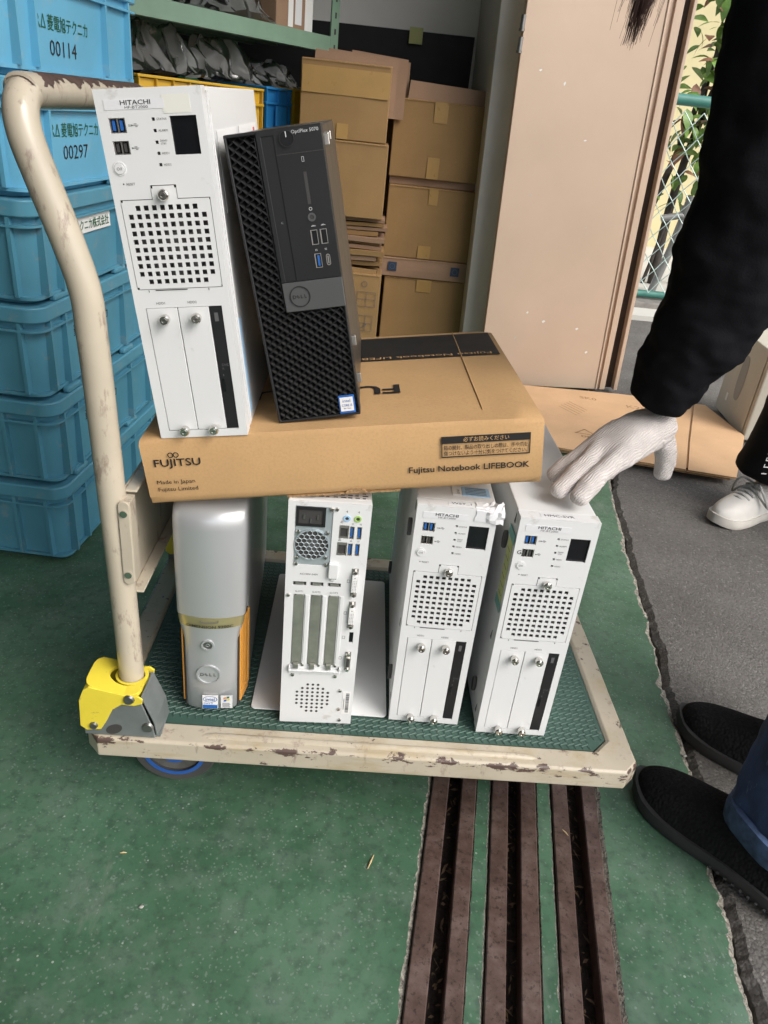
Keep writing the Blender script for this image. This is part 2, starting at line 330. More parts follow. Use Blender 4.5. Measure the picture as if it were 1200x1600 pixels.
class G:
    def __init__(s): s.v = []; s.f = []; s.m = []
    def add(s, vs, fs, mi=0):
        n = len(s.v); s.v += [tuple(v) for v in vs]
        for f in fs: s.f.append(tuple(n+i for i in f)); s.m.append(mi)
    def box(s, x0, x1, y0, y1, z0, z1, mi=0, rot=None, about=None):
        vs = [(x, y, z) for x in (x0, x1) for y in (y0, y1) for z in (z0, z1)]
        if rot is not None:
            c = Vector(about or ((x0+x1)/2, (y0+y1)/2, (z0+z1)/2)); vs = [rot @ (Vector(v)-c)+c for v in vs]
        s.add(vs, [(0, 1, 3, 2), (4, 6, 7, 5), (0, 4, 5, 1), (2, 3, 7, 6), (0, 2, 6, 4), (1, 5, 7, 3)], mi)
    def cyl(s, a, b, r, n=16, mi=0, r2=None, cap=True):
        a = Vector(a); b = Vector(b); d = (b-a).normalized(); u = d.orthogonal().normalized(); w = d.cross(u)
        r2 = r if r2 is None else r2; vs = []
        for p, rr in ((a, r), (b, r2)):
            for i in range(n):
                t = 2*PI*i/n; vs.append(p+(u*math.cos(t)+w*math.sin(t))*rr)
        fs = [(i, (i+1) % n, n+(i+1) % n, n+i) for i in range(n)]
        if cap: fs += [tuple(range(n-1, -1, -1)), tuple(range(n, 2*n))]
        s.add(vs, fs, mi)
    def rings(s, rings, mi=0, cap=True, closed=True):
        n = len(rings[0]); vs = [p for r in rings for p in r]; fs = []
        for k in range(len(rings)-1):
            for i in range(n if closed else n-1):
                j = (i+1) % n; fs.append((k*n+i, k*n+j, (k+1)*n+j, (k+1)*n+i))
        if cap: fs += [tuple(range(n-1, -1, -1)), tuple(range((len(rings)-1)*n, len(rings)*n))]
        s.add(vs, fs, mi)
    def tube(s, path, r, n=12, mi=0, cap=True):
        P = [Vector(p) for p in path]; R = r if isinstance(r, (list, tuple)) else [r]*len(P); rg = []; u = None
        for i, p in enumerate(P):
            d = (P[min(i+1, len(P)-1)]-P[max(i-1, 0)]).normalized()
            u = d.orthogonal().normalized() if u is None else (u-d*u.dot(d)).normalized()
            w = d.cross(u); rg.append([p+(u*math.cos(2*PI*k/n)+w*math.sin(2*PI*k/n))*R[i] for k in range(n)])
        s.rings(rg, mi, cap)
    def prism(s, poly, a0, a1, axis='y', mi=0):
        def pt(p, a): return {'y': (p[0], a, p[1]), 'z': (p[0], p[1], a), 'x': (a, p[0], p[1])}[axis]
        s.rings([[pt(p, a0) for p in poly], [pt(p, a1) for p in poly]], mi)
    def plate(s, cells_x, cells_z, solid, y0, y1, mi=0):
        nx, nz = len(cells_x)-1, len(cells_z)-1
        F = [[solid((cells_x[i]+cells_x[i+1])/2, (cells_z[j]+cells_z[j+1])/2) for j in range(nz)] for i in range(nx)]
        vs = []; idx = {}; fs = []
        def vid(i, j, k):
            if (i, j, k) not in idx: idx[(i, j, k)] = len(vs); vs.append((cells_x[i], (y0, y1)[k], cells_z[j]))
            return idx[(i, j, k)]
        for i in range(nx):
            for j in range(nz):
                if not F[i][j]: continue
                fs.append((vid(i, j, 0), vid(i+1, j, 0), vid(i+1, j+1, 0), vid(i, j+1, 0)))
                fs.append((vid(i, j, 1), vid(i, j+1, 1), vid(i+1, j+1, 1), vid(i+1, j, 1)))
                for di, dj, a, b in ((-1, 0, (i, j), (i, j+1)), (1, 0, (i+1, j+1), (i+1, j)), (0, -1, (i+1, j), (i, j)), (0, 1, (i, j+1), (i+1, j+1))):
                    ii, jj = i+di, j+dj
                    if ii < 0 or jj < 0 or ii >= nx or jj >= nz or not F[ii][jj]:
                        fs.append((vid(*a, 0), vid(*b, 0), vid(*b, 1), vid(*a, 1)))
        s.add(vs, fs, mi)
    def ring(s, c, r0, r1, y0, y1, n=28, mi=0):      # annulus in the xz plane
        R = []
        for r, y in ((r0, y1), (r0, y0), (r1, y0), (r1, y1)):
            R.append([(c[0]+r*math.cos(2*PI*k/n), y, c[1]+r*math.sin(2*PI*k/n)) for k in range(n)])
        s.rings(R+[R[0]], mi, cap=False)
    def text(s, body, x, z, h=None, w=None, y=-.0003, mi=0, bold=0., T=None, center=False, angle=0, size=None):
        """flat lettering; lower-left corner (or centre) at x,z in the plane facing -y, or mapped by T(u,v)"""
        vs, fs, x0, x1, y0, y1 = text_mesh(body, bold)
        if size: sx = sy = size
        else:
            sy = h/(y1-y0) if h else w/(x1-x0)
            sx = w/(x1-x0) if w else sy
        out = []; ca, sa = math.cos(angle), math.sin(angle)
        for q in vs:
            a, b = (q.x-x0)*sx, (q.y-y0)*sy
            if center: a -= (x1-x0)*sx/2; b -= (y1-y0)*sy/2
            a, b = a*ca-b*sa, a*sa+b*ca
            out.append(T(x+a, z+b) if T else (x+a, y, z+b))
        s.add(out, fs, mi)
    def build(s, name, mats, parent=None, smooth=None, bevel=0, seg=2, kind=None, label=None, recalc=True):
        me = bpy.data.meshes.new(name); me.from_pydata(s.v, [], s.f)
        mats = mats if isinstance(mats, (list, tuple)) else [mats]
        for m in mats: me.materials.append(m if not isinstance(m, str) else M[m])
        me.polygons.foreach_set('material_index', s.m)
        if recalc:
            b = bmesh.new(); b.from_mesh(me); bmesh.ops.recalc_face_normals(b, faces=b.faces); b.to_mesh(me); b.free()
        if smooth:
            me.polygons.foreach_set('use_smooth', [True]*len(me.polygons)); me.set_sharp_from_angle(angle=math.radians(smooth))
        me.update()
        o = bpy.data.objects.new(name, me); COL.objects.link(o)
        if parent: o.parent = parent
        if bevel:
            bm = o.modifiers.new('bevel', 'BEVEL'); bm.width = bevel; bm.segments = seg; bm.limit_method = 'ANGLE'; bm.angle_limit = math.radians(40)
            bm.harden_normals = False
        if kind: o['kind'] = kind
        if label: o['label'] = label
        return o
def tag(o, label, cat, group=None):
    o['label'] = label; o['category'] = cat
    if group: o['group'] = group
    return o
def thing(name, label, cat, loc=(0, 0, 0), rot=None, group=None):
    o = bpy.data.objects.new(name, None); COL.objects.link(o); o.empty_display_size = .05
    mw = Matrix.Translation(loc)
    if rot is not None: mw = mw @ (rot.to_4x4() if isinstance(rot, Matrix) else Matrix.Rotation(rot, 4, 'Z'))
    o.matrix_world = mw
    return tag(o, label, cat, group)
def copy_tree(o, loc=None, rot=None, label=None):
    def rec(a, par):
        c = a.copy(); COL.objects.link(c)
        if par: c.parent = par
        for ch in a.children: rec(ch, c)
        return c
    c = rec(o, None)
    if loc is not None:
        mw = Matrix.Translation(loc)
        if rot is not None: mw = mw @ (rot.to_4x4() if isinstance(rot, Matrix) else Matrix.Rotation(rot, 4, 'Z'))
        c.matrix_world = mw
    if label: c['label'] = label
    return c
def skin(name, pts, edges, radii, mat, parent=None, sub=2, disp=0, dscale=.05, root=0):
    me = bpy.data.meshes.new(name); me.from_pydata(pts, edges, []); me.materials.append(M[mat])
    o = bpy.data.objects.new(name, me); COL.objects.link(o)
    if parent: o.parent = parent
    md = o.modifiers.new('skin', 'SKIN'); md.use_smooth_shade = True; md.branch_smoothing = .6
    sv = me.skin_vertices[0].data
    for i, r in enumerate(radii): sv[i].radius = (r, r) if not isinstance(r, tuple) else r
    sv[root].use_root = True
    sb = o.modifiers.new('sub', 'SUBSURF'); sb.levels = sub; sb.render_levels = sub
    if disp:
        tx = bpy.data.textures.new(name+'_folds', 'CLOUDS'); tx.noise_scale = dscale; tx.noise_depth = 2
        dm = o.modifiers.new('folds', 'DISPLACE'); dm.texture = tx; dm.strength = disp; dm.mid_level = .5; dm.texture_coords = 'LOCAL'
    return o
def struct(o): o['kind'] = 'structure'; return o

# ================================================================== SETTING
RD = Vector((.1640, .98646, 0)); RN = Vector((.98646, -.1640, 0))   # along / across the door rails
def rp(s, t, z=0): p = RN*s+RD*t; return (p.x, p.y, z)
EDGE = [(.45, -1.5), (.50, -.5), (.53, .2), (.545, .483), (.552, .547), (.565, .598), (.573, .65), (.577, .68), (.585, .72), (.60, .80), (.62, .888), (.627, .949), (.631, 1.005), (.64, 1.077), (.651, 1.136), (.67, 1.238), (.688, 1.346), (.697, 1.406), (.715, 1.537), (.725, 1.6), (.748, 1.725), (.767, 1.85), (.788, 1.963), (.815, 2.071), (.93, 2.6), (.97, 3.0), (.98, 3.6), (.98, 4.3)]
def edge_x(y):
    for (x0, y0), (x1, y1) in zip(EDGE, EDGE[1:]):
        if y0 <= y <= y1: return x0+(x1-x0)*(y-y0)/(y1-y0)
    return EDGE[0][0] if y < EDGE[0][1] else EDGE[-1][0]
def nz(*a): return mnoise.noise(Vector(a))

g = G()
g.add([(-60, -60, -.07), (60, -60, -.07), (60, 60, -.07), (-60, 60, -.07)], [(0, 1, 2, 3)])
struct(g.build('ground', 'kerb', recalc=False))

# left slab of the shed floor, chipped edge along the first rail
def slab(name, sa, ta, tb, chip_hi, chip_lo, step=.012):
    pass
g = G(); T0, T1, st = -1.2, 3.0, .012
st = .004; n = int((T1-T0)/st)
def strip(rows, mi_list):
    cols = len(rows[0]); base = len(g.v)
    g.v += [p for r in rows for p in r]
    for i in range(len(rows)-1):
        for j in range(cols-1):
            g.f.append((base+i*cols+j, base+i*cols+j+1, base+(i+1)*cols+j+1, base+(i+1)*cols+j)); g.m.append(mi_list[j])
rows = []
for i in range(n+1):
    t = T0+i*st; a = .0288+.0032*nz(t*30, .3, 0)+.0026*nz(t*110, 1, 0)+.0016*nz(t*260, 2, 0); b = .0345+.0012*nz(t*70, 5, 0)
    a = min(a, b-.0012)
    rows.append([rp(-.8, t), rp(a, t, 0), rp(b, t, -.006+.003*nz(t*110, 2, 0)), rp(b+.0005, t, -.045)])
strip(rows, [0, 1, 1])
far = [rp(-6, T0), rp(-.8, T0), rp(-.8, T1), rp(-6, T1)]
g.add(far, [(0, 1, 2, 3)], 0)
g.add([rp(-6, T1), rp(.46, T1), rp(.46, T1+2), rp(-6, T1+2)], [(0, 1, 2, 3)], 0)
struct(g.build('shed_floor', ['floor', 'concrete'], recalc=False))
for (a0, b0) in ((.1055, .1275), (.1995, .2215)):
    g = G(); rows = []
    for i in range(n+1):
        t = T0+i*st
        a = a0+.0015*nz(t*60, a0*50, 0)+.0008; b = b0-.0024+.0022*nz(t*30, a0*70, 3)+.0018*nz(t*120, a0, 3)+.0012*nz(t*270, a0, 5)
        rows.append([rp(a0-.001, t, -.03), rp(a0-.0005, t, -.004), rp(a, t, -.001), rp(b, t, -.001), rp(b0+.0008, t, -.006+.002*nz(t*100, b0, 1)), rp(b0+.001, t, -.03)])
    strip(rows, [1, 1, 0, 1, 1])
    struct(g.build('floor_strip', ['floor', 'concrete'], recalc=False))
# right slab: from last rail to the broken edge at the asphalt
g = G(); rows = []
yy = -1.4
while yy < 3.6:
    ex = edge_x(yy)+.006*nz(yy*14, 3, 1)+.004*nz(yy*50, 4, 1)+.0025*nz(yy*130, 6, 1)
    wide = .007+.014*max(0, nz(yy*9, 7, 2)+.25)+.006*nz(yy*48, 8, 2)+.004*nz(yy*130, 8, 5)
    wide = max(.003, wide)
    s0 = .2935+.0015+.0025*nz(yy*45, 9, 4)
    # x of the rail line at this y:  s0 = RN.p
    xr = (s0 - RN.y*yy)/RN.x
    ex = max(ex, xr+.05)
    rows.append([(xr-.004, yy, -.04), (xr-.003, yy, -.005), (xr+.004+.003*nz(yy*40, 2, 2), yy, 0), (xr+.03, yy, 0), (max(xr+.035, ex-wide), yy, 0), (ex-.3*wide, yy, -.004+.003*nz(yy*90, 1, 1)), (ex, yy, -.012+.004*nz(yy*70, 2, 6)), (ex+.002, yy, -.04)])
    yy += .005
strip(rows, [1, 1, 0, 0, 1, 1, 1])
struct(g.build('threshold_slab', ['floor', 'concrete'], recalc=False))
# asphalt yard
g = G(); rows = []; yy = -1.6
while yy < 4.35:
    ex = edge_x(yy)+.006*nz(yy*14, 3, 1)+.004*nz(yy*50, 4, 1)+.0025*nz(yy*130, 6, 1)
    gap = .005+.014*max(0, nz(yy*7, 17, 2)+.15)+.005*nz(yy*45, 18, 2)+.003*nz(yy*120, 18, 4)
    gap = max(.001, gap)
    a = ex+gap
    rows.append([(a-.002, yy, -.050), (a, yy, -.020+.005*nz(yy*60, 3, 9)), (a+.012, yy, -.009), (a+.6, yy, -.008), (4.5, yy, -.008), (30, yy, -.008)])
    yy += .006
strip(rows, [0]*5)
struct(g.build('asphalt', 'asphalt', recalc=False))
# rails: pairs of brown bars with a dark slot between
pits = []
for (a, b, c, d) in ((.0355, .0615, .0812, .1045), (.1290, .1545, .1730, .1975), (.2230, .2475, .2702, .2920)):
    th = thing('door_rail', '', 'rail', rp(0, 0))
    for (p, q) in ((a, b), (c, d)):
        g = G()
        prof = [(p, -.035), (p, .0005), (p+.0015, .002), (q-.0015, .002), (q, .0005), (q, -.035)]
        nn = 46; R = []
        for i in range(nn):
            t = T0+(2.85-T0)*i/(nn-1)
            R.append([rp(x+.0003*nz(t*12, x*30, 0), t, z+(.0004*nz(t*9, x*40, 2) if z > -.01 else 0)) for x, z in prof])
        g.rings(R); g.build('steel_bar', 'rail', th, smooth=30)
    g = G(); rows = []
    for i in range(200):
        t = T0+(2.85-T0)*i/199
        rows.append([rp(b-.001, t, -.030), rp((2*b+c)/3, t, -.030+.006*nz(t*40, a*80, 0)), rp((b+2*c)/3, t, -.031+.006*nz(t*44, a*80+3, 0)), rp(c+.001, t, -.030)])
    strip(rows, [0, 0, 0]); g.build('slot_bottom', 'pit', th, recalc=False)
    g = G(); rd_ = random.Random(int(a*1000))
    for k in range(170):
        t = rd_.uniform(.2, 2.0); q = Vector(rp(rd_.uniform(b+.003, c-.003), t, -.022)); an = rd_.uniform(0, PI); l_, w_ = rd_.uniform(.002, .009), rd_.uniform(.0006, .0025)
        u = Vector((math.cos(an), math.sin(an), rd_.uniform(-.4, .4)))*l_; w2_ = Vector((-math.sin(an), math.cos(an), rd_.uniform(-.4, .4)))*w_
        g.add([q-u, q-w2_, q+u, q+w2_+Vector((0, 0, .001))], [(0, 1, 2, 3)])
    g.build('debris', 'debris', th, kind='stuff', recalc=False)
    pits.append(th)
pits[0]['label'] = 'brown steel door rail in the floor, leftmost, beside the wide green floor'
pits[1]['label'] = 'brown steel sliding door rail in the middle, between two narrow green floor strips'
pits[2]['label'] = 'brown steel sliding door rail on the right, beside the black shoe toe'
for p in pits: p['group'] = 'door rails in the floor'

# shed shell: back wall, and unseen roof and walls keeping the inside dim
g = G(); rf = [rp(-5, -3.0), rp(.40, -3.0), rp(.40, 4.2), rp(-5, 4.2)]  # unseen roof, its low height and overhang set to cut sky light
g.rings([[(p[0], p[1], 2.42) for p in rf], [(p[0], p[1], 2.54) for p in rf]])
sr = g.build('shed_roof', 'roof'); tag(sr, 'unseen grey metal roof over the inside of the shed', 'roof')
g = G(); g.rings([[rp(-5.15, -3), rp(-5, -3), rp(-5, 4.2), rp(-5.15, 4.2)], [rp(-5.15, -3, 2.40), rp(-5, -3, 2.40), rp(-5, 4.2, 2.40), rp(-5.15, 4.2, 2.40)]])
tag(g.build('shed_wall', 'shedwall'), 'plain grey side wall far left inside the shed', 'wall')
g = G(); g.rings([[(-3.9, 4.15, 0), (-1.6, 3.72, 0), (.47, 3.56, 0), (.47, 3.70, 0), (-3.9, 4.3, 0)], [(-3.9, 4.15, 2.40), (-1.6, 3.72, 2.40), (.47, 3.56, 2.40), (.47, 3.70, 2.40), (-3.9, 4.3, 2.40)]])
tag(g.build('back_wall', 'wall'), 'whitish painted back wall of the shed behind the cardboard boxes', 'wall')
g = G(); g.rings([[rp(-5, -1.35, z), rp(-.25, -1.35, z), rp(-.25, -1.25, z), rp(-5, -1.25, z)] for z in (0, 2.40)])  # unseen wall added to block light entering from behind the camera
tag(g.build('shed_wall', 'shedwall'), 'unseen grey wall added across the near end of the shed to block light', 'wall')
# black sheet on the wall with its bit of yellow tape
th = thing('black_sheet', 'black sheet hung on the whitish back wall above the boxes', 'sheet', (0, 0, 0))
g = G()
def wy(x): return 3.72+(x+1.6)*(3.56-3.72)/2.07-.004
R = []
for x in [-1.5+.11*i for i in range(18)]:  # carried on left past the boxes to darken the space behind the shelf
    x = min(x, .365); y = wy(x)-.003-.003*abs(nz(x*9, 1, 1))
    R.append([(x, y, .3), (x, y, 1.222), (x, y-.003, 1.222), (x, y-.003, .3)])
g.rings(R); g.build('sheet_panel', 'blacksheet', th)
g = G(); g.box(.098, .152, 3.545, 3.553, 1.175, 1.232); g.build('yellow_tape', 'yelpaper', th)
# post beside the door
g = G()
def lean(x, z): return x-.032*(z-.25)
g.rings([[(lean(.405, z), 2.94, z), (lean(.52, z), 2.955, z), (lean(.52, z), 3.62, z), (lean(.405, z), 3.56, z)] for z in (0, 1.2, 2.40)])
tag(g.build('door_post', 'post', bevel=.004), 'grey painted post between the stacked boxes and the beige door', 'post')

# beige steel door
dth = thing('steel_door', 'tall beige painted steel door standing open on the right', 'door', (0, 0, 0))
def dy(x): return 2.85+.128*(x-.7)
def dline(xa, xb, z): return xa+(xb-xa)*(z-.242)/1.09        # xa at z .242, xb at z 1.332
def dbar(name, l, r, y0, y1, mat, z0=.01, z1=2.5, bevel=.002, mi=0):
    g = G()
    R = []
    for z in (z0, z1):
        xl, xr = dline(*l, z), dline(*r, z)
        R.append([(xl, dy(xl)+y0, z), (xr, dy(xr)+y0, z), (xr, dy(xr)+y1, z), (xl, dy(xl)+y1, z)])
    g.rings(R); return g.build(name, mat, dth, bevel=bevel)
dbar('door_panel', (.473, .437), (.962, .903), 0, .045, 'door')
dbar('edge_lip', (.962, .903), (.9695, .910), -.004, .045, 'door')
dbar('groove', (.9695, .910), (.982, .930), .010, .045, 'door', bevel=0)
dbar('edge_strip', (.982, .930), (1.006, .960), -.001, .045, 'door')
dbar('dark_channel', (1.006, .960), (1.043, .991), .035, .060, 'doordark', bevel=0)
dbar('outer_lip', (1.043, .991), (1.058, 1.003), -.002, .060, 'door')
for zz in (1.155, 1.215):
    g = G(); x = dline(.473, .437, zz); g.cyl((x-.006, dy(x)-.006, zz-.018), (x-.006, dy(x)-.006, zz+.018), .008, 14)
    g.cyl((x-.006, dy(x)-.006, zz-.026), (x-.006, dy(x)-.006, zz-.019), .010, 14)
    g.build('hinge_knuckle', 'bolt', dth, smooth=40)
for (x, z) in ((.52, 1.09), (.61, 1.06), (.72, .9), (.56, .71), (.79, .62), (.63, .30), (.70, .27), (.84, .25), (.60, .20), (.90, .16)):
    g = G(); y = dy(x)-.0006; w = .004+.006*random.random(); h = .003+.005*random.random()
    g.add([(x-w, y, z), (x, y, z-h), (x+w, y, z+h*.3), (x+.3*w, y, z+h)], [(0, 1, 2, 3)])
    g.build('paint_chip', random.choice(['paper2', 'post', 'paper2']), dth, recalc=False)

# ------------------------------------------------------------------ outside: fence, yard, wall, plant
g = G(); g.box(-1, 30, 4.35, 9.5, -.06, .02); struct(g.build('concrete_yard', 'yard'))
g = G(); g.box(.2, 30, 4.58, 4.78, -.06, .055); tag(g.build('kerb', 'kerb', bevel=.01), 'grey concrete kerb along the foot of the wire fence', 'kerb')
ft = thing('wire_fence', 'green chain link fence outside behind the beige door', 'fence', (0, 4.7, 0))
for z, r in ((1.145, .030), (.085, .022)):
    g = G(); g.cyl((.3, 0, z), (6, 0, z), r, 12); g.build('rail', 'fence', ft, smooth=40)
for x in (.4, 2.75, 5.2):
    g = G(); g.cyl((x, .035, 0), (x, .035, 1.18), .022, 12); g.build('fence_post', 'fence', ft, smooth=40)
g = G(); p = .11
for k in range(int(3.6/p)):
    for sgn in (0, 1):
        path = []
        zz = .1; i = 0
        while zz < 1.14:
            x = 1.1+k*p+((p/2 if i % 2 else 0) if sgn == 0 else (p/2 if i % 2 else p)); path.append((x, .008*(1 if (i % 2) else -1)-.03, zz)); zz += .066; i += 1
        for a, b in zip(path, path[1:]): g.cyl(a, b, .0028, 5, cap=False)
g.build('chain_link_mesh', 'wire', ft, kind='stuff')
g = G(); g.box(.3, 12, 7.6, 7.8, 0, 4); tag(g.build('yellow_wall', 'yelwall'), 'pale yellow building wall beyond the wire fence', 'wall')
# standpipe
pt = thing('standpipe', 'grey water pipe with a tap standing behind the wire fence', 'pipe', (2.02, 5.15, .02))
g = G(); g.tube([(-.06, 0, 0), (.0, 0, .3), (.03, 0, .52), (.04, 0, .62)], .026, 12); g.build('pipe', 'pipe', pt, smooth=40)
g = G(); g.tube([(-.12, -.01, .47), (0, -.01, .50), (.09, -.01, .47), (.14, -.02, .42), (.14, -.02, .36)], .022, 10); g.cyl((.03, -.0, .5), (.03, 0, .56), .035, 12); g.build('tap', 'pipe', pt, smooth=40)
g = G(); g.box(1.62, 1.86, 5.3, 5.55, .02, .56); g.box(1.60, 1.88, 5.28, 5.57, .56, .60)
tag(g.build('white_cabinet', 'white2', bevel=.01), 'white cabinet beside the door edge behind the fence', 'cabinet')
g = G(); g.box(1.66, 1.82, 5.33, 5.50, .605, .80); tag(g.build('orange_box', 'orangebox', bevel=.01), 'small orange box on top of the white cabinet outside', 'box')
# climbing shrub
sh = thing('shrub', 'leafy shrub with dark stems growing against the yellow wall outside', 'shrub', (2.1, 5.5, .02))
g = G(); stems = []
for (x0, x1, bend, r) in ((-.32, .10, .05, .03), (-.02, .22, -.08, .036), (.18, .35, .05, .03), (-.1, -.05, .1, .014)):
    path = [(x0+(x1-x0)*t+bend*math.sin(PI*t), .04*math.sin(5*t+x0*9), 1.95*t) for t in [i/12 for i in range(13)]]
    g.tube(path, [r*(1-.6*i/12) for i in range(13)], 8); stems.append(path)
g.build('stem', 'bark', sh, smooth=50)
def leaf_mesh(name, mat):
    L = G(); N = 6; rows = []
    for i in range(N+1):
        t = i/N; w = .034*math.sin(PI*t**.85)*(1-.25*t); x = .12*t
        rows.append([(x, -w, .006*math.sin(PI*t)+.25*w), (x, 0, .012*math.sin(PI*t)), (x, w, .006*math.sin(PI*t)+.25*w)])
    vs = [p for r in rows for p in r]; fs = []
    for i in range(N):
        for j in range(2): fs.append((i*3+j, i*3+j+1, i*3+j+4, i*3+j+3))
    L.add(vs, fs); o = L.build(name, mat, sh, smooth=80, recalc=False); return o
l0 = leaf_mesh('leaf', 'leaf'); l1 = leaf_mesh('leaf', 'leafred')
rnd = random.Random(3)
for k in range(290):
    src = l0 if rnd.random() < .85 else l1
    c = src.copy() if k > 1 else (l0 if k == 0 else l1)
    if k > 1: COL.objects.link(c); c.parent = sh
    p = rnd.choice(stems); i = rnd.choice((4, 5, 6, 6, 7, 7, 8, 8, 9, 9, 10, 10, 11, 12)); q = Vector(p[i])
    q += Vector((rnd.uniform(-.2, .2), rnd.uniform(-.22, .05), rnd.uniform(-.12, .12)))
    c.location = q; c.rotation_euler = (rnd.uniform(-.6, .6), rnd.uniform(.1, 1.4), rnd.uniform(-PI, PI)); s = rnd.uniform(.75, 1.3); c.scale = (s, s, s)

# ================================================================== INSIDE, LEFT: CRATES
def rrect(x0, x1, y0, y1, r, n=5):
    pts = []
    for cx, cy, a0 in ((x1-r, y1-r, 0), (x0+r, y1-r, PI/2), (x0+r, y0+r, PI), (x1-r, y0+r, 1.5*PI)):
        for i in range(n+1):
            a = a0+PI/2*i/n; pts.append((cx+r*math.cos(a), cy+r*math.sin(a)))
    return pts
def band(g, x0, x1, y0, y1, r, z0, z1, inset=0, mi=0):
    a = rrect(x0+inset, x1-inset, y0+inset, y1-inset, max(.004, r-inset))
    g.prism(a, z0, z1, 'z', mi)
CW, CL, CH = .40, .56, .182
def make_crate(name, label, cat, mat, loc, rz, group):
    th = thing(name, label, cat, loc, rz, group)            # local: corner nearest the camera at x=0,y=0 ; x<0 to the left, y>0 away
    x0, x1, y0, y1 = -CW, 0, 0, CL
    g = G(); body = []
    ins = .014
    R = []
    for z, i in ((.0, .030), (.012, .026), (.013, .018), (CH-.028, .013)):
        R.append([(px, py, z) for px, py in rrect(x0+i, x1-i, y0+i, y1-i, .034)])
    g.rings(R); g.build('body', mat, th, smooth=35)
    g = G(); band(g, x0, x1, y0, y1, .036, CH-.030, CH-.001, .002); g.build('rim', mat, th, smooth=35, bevel=.003)
    g = G(); band(g, x0, x1, y0, y1, .036, CH-.047, CH-.043, .003); g.build('ledge', mat, th, smooth=35)
    g = G(); band(g, x0, x1, y0, y1, .036, .010, .016, .012); g.build('foot_ledge', mat, th, smooth=35)
    ribs = [('y', t) for t in (.045, .105, .385, .5)]+[('x', t) for t in (-.045, -.11, -.29, -.355)]
    for ax, t in ribs:
        g = G()
        if ax == 'y': g.box(-.022, -.0035, t-.0035, t+.0035, .016, CH-.030)
        else: g.box(t-.0035, t+.0035, .0035, .022, .016, CH-.030)
        g.build('rib', mat, th)
    for t in (.10, .38):
        g = G(); g.box(-.018, -.004, t-.028, t+.028, CH-.0005, CH+.012); g.build('stacking_tab', mat, th, bevel=.004)
    return th
CR = math.radians(-5.2)
cd_ = Vector((math.sin(-CR), math.cos(-CR), 0))
stack_lab = [
 'blue plastic crate at the bottom of the tall stack, standing on the green floor',
 'blue plastic crate second from the floor in the tall stack behind the handle',
 'blue plastic crate third from the floor in the stack, printing partly hidden',
 'blue plastic crate fourth from the floor, with a white and green sticker',
 'brightly lit blue plastic crate numbered 00297, behind the handle crossbar',
 'brightly lit blue plastic crate numbered 00114, topmost in view of the stack']
off = [0, .002, -.003, .001, .004, .0]
first = None; crates = []
for k in range(6):
    mat = 'crate' if k < 4 else 'cratelit'
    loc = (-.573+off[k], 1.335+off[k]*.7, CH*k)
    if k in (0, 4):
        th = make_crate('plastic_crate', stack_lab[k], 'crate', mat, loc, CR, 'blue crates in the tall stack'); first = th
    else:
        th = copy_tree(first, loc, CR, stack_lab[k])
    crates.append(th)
def crate_text(k, body, y, z, h, mat, bold=0., w=None):
    g = G(); g.text(body, y, z, h=h, w=w, T=lambda u, v: (-.0172+.005*(v-.013)/.141, u, v), bold=bold)
    return g.build('lettering', mat, crates[k], recalc=False)
for k, num, zo in ((4, '00297', .018), (5, '00114', 0.)):
    crate_text(k, 'R', .121, .075+zo, .020, 'ink_green', .0, w=.017)
    crate_text(k, 'Δ', .139, .075+zo, .020, 'ink_green', .0, w=.018)
    crate_text(k, '菱電旭テクニカ', .163, .073+zo, .024, 'ink_green', .008, w=.155)
    crate_text(k, num, .166, .036+zo, .024, 'ink_black', 0, w=.102)
g = G(); g.box(-.0125, -.0108, .115, .345, .102, .132); g.build('sticker', 'paper2', crates[3])
g = G(); g.text('菱電旭テクニカ株式会社', .122, .107, h=.020, w=.214, T=lambda u, v: (-.0098, u, v), bold=.010); g.build('lettering', 'ink_green', crates[3], recalc=False)
for k, n3 in ((2, '003'), (1, '')):
    crate_text(k, '菱電旭テクニカ', .15, .094, .024, 'ink_green' if k == 9 else 'ink_black', .008, w=.165)
    if n3: crate_text(k, '00123', .17, .048, .024, 'ink_black', 0, w=.098)
g = G(); g.box(-.372, -.30, .0085, .0095, .03, .10); g.build('worn_label', 'paper', crates[0])

# ================================================================== SHELF AND ITS LOAD
SD = Vector((math.sin(math.radians(36)), math.cos(math.radians(36)), 0)); SN = Vector((-SD.y, SD.x, 0))  # along, and back from the face
SO = Vector((-.20, 3.2, 0))
def sp(a, b, z): p = SO+SD*a+SN*b; return (p.x, p.y, z)
def sbox(g, a0, a1, b0, b1, z0, z1, mi=0):
    g.rings([[sp(a0, b0, z), sp(a1, b0, z), sp(a1, b1, z), sp(a0, b1, z)] for z in (z0, z1)], mi)
st_ = thing('steel_shelf', 'sage green steel shelving running along the shed behind the crate stack', 'shelf', (0, 0, 0))
for zt in (1.142, .64):
    g = G(); sbox(g, -1.7, 0, -.003, .0, zt-.05, zt); sbox(g, -1.7, 0, 0, .03, zt-.05, zt-.045); sbox(g, -1.7, 0, 0, .03, zt-.003, zt); g.build('front_beam', 'shelf', st_)
    g = G(); sbox(g, -1.7, -.0, .035, .55, zt-.012, zt-.004)
    g.build('shelf_board', 'shelf', st_)
    for b in (.14, .26, .38, .5):
        g = G(); sbox(g, -1.7, 0, b, b+.025, zt-.04, zt-.0125); g.build('stiffener', 'shelf', st_)
for b in (0, .52):
    for a in (0, -1.74):
        g = G(); sbox(g, a, a+.042, b-.004, b-.001, 0, 2.1); sbox(g, a+.039, a+.042, b, b+.035, 0, 2.1)
        g.build('upright', 'shelf', st_)
for z in [1.0+.05*i for i in range(12)]:
    g = G(); sbox(g, .017, .025, -.0055, -.0045, z, z+.018); g.build('slot', 'inner', st_)
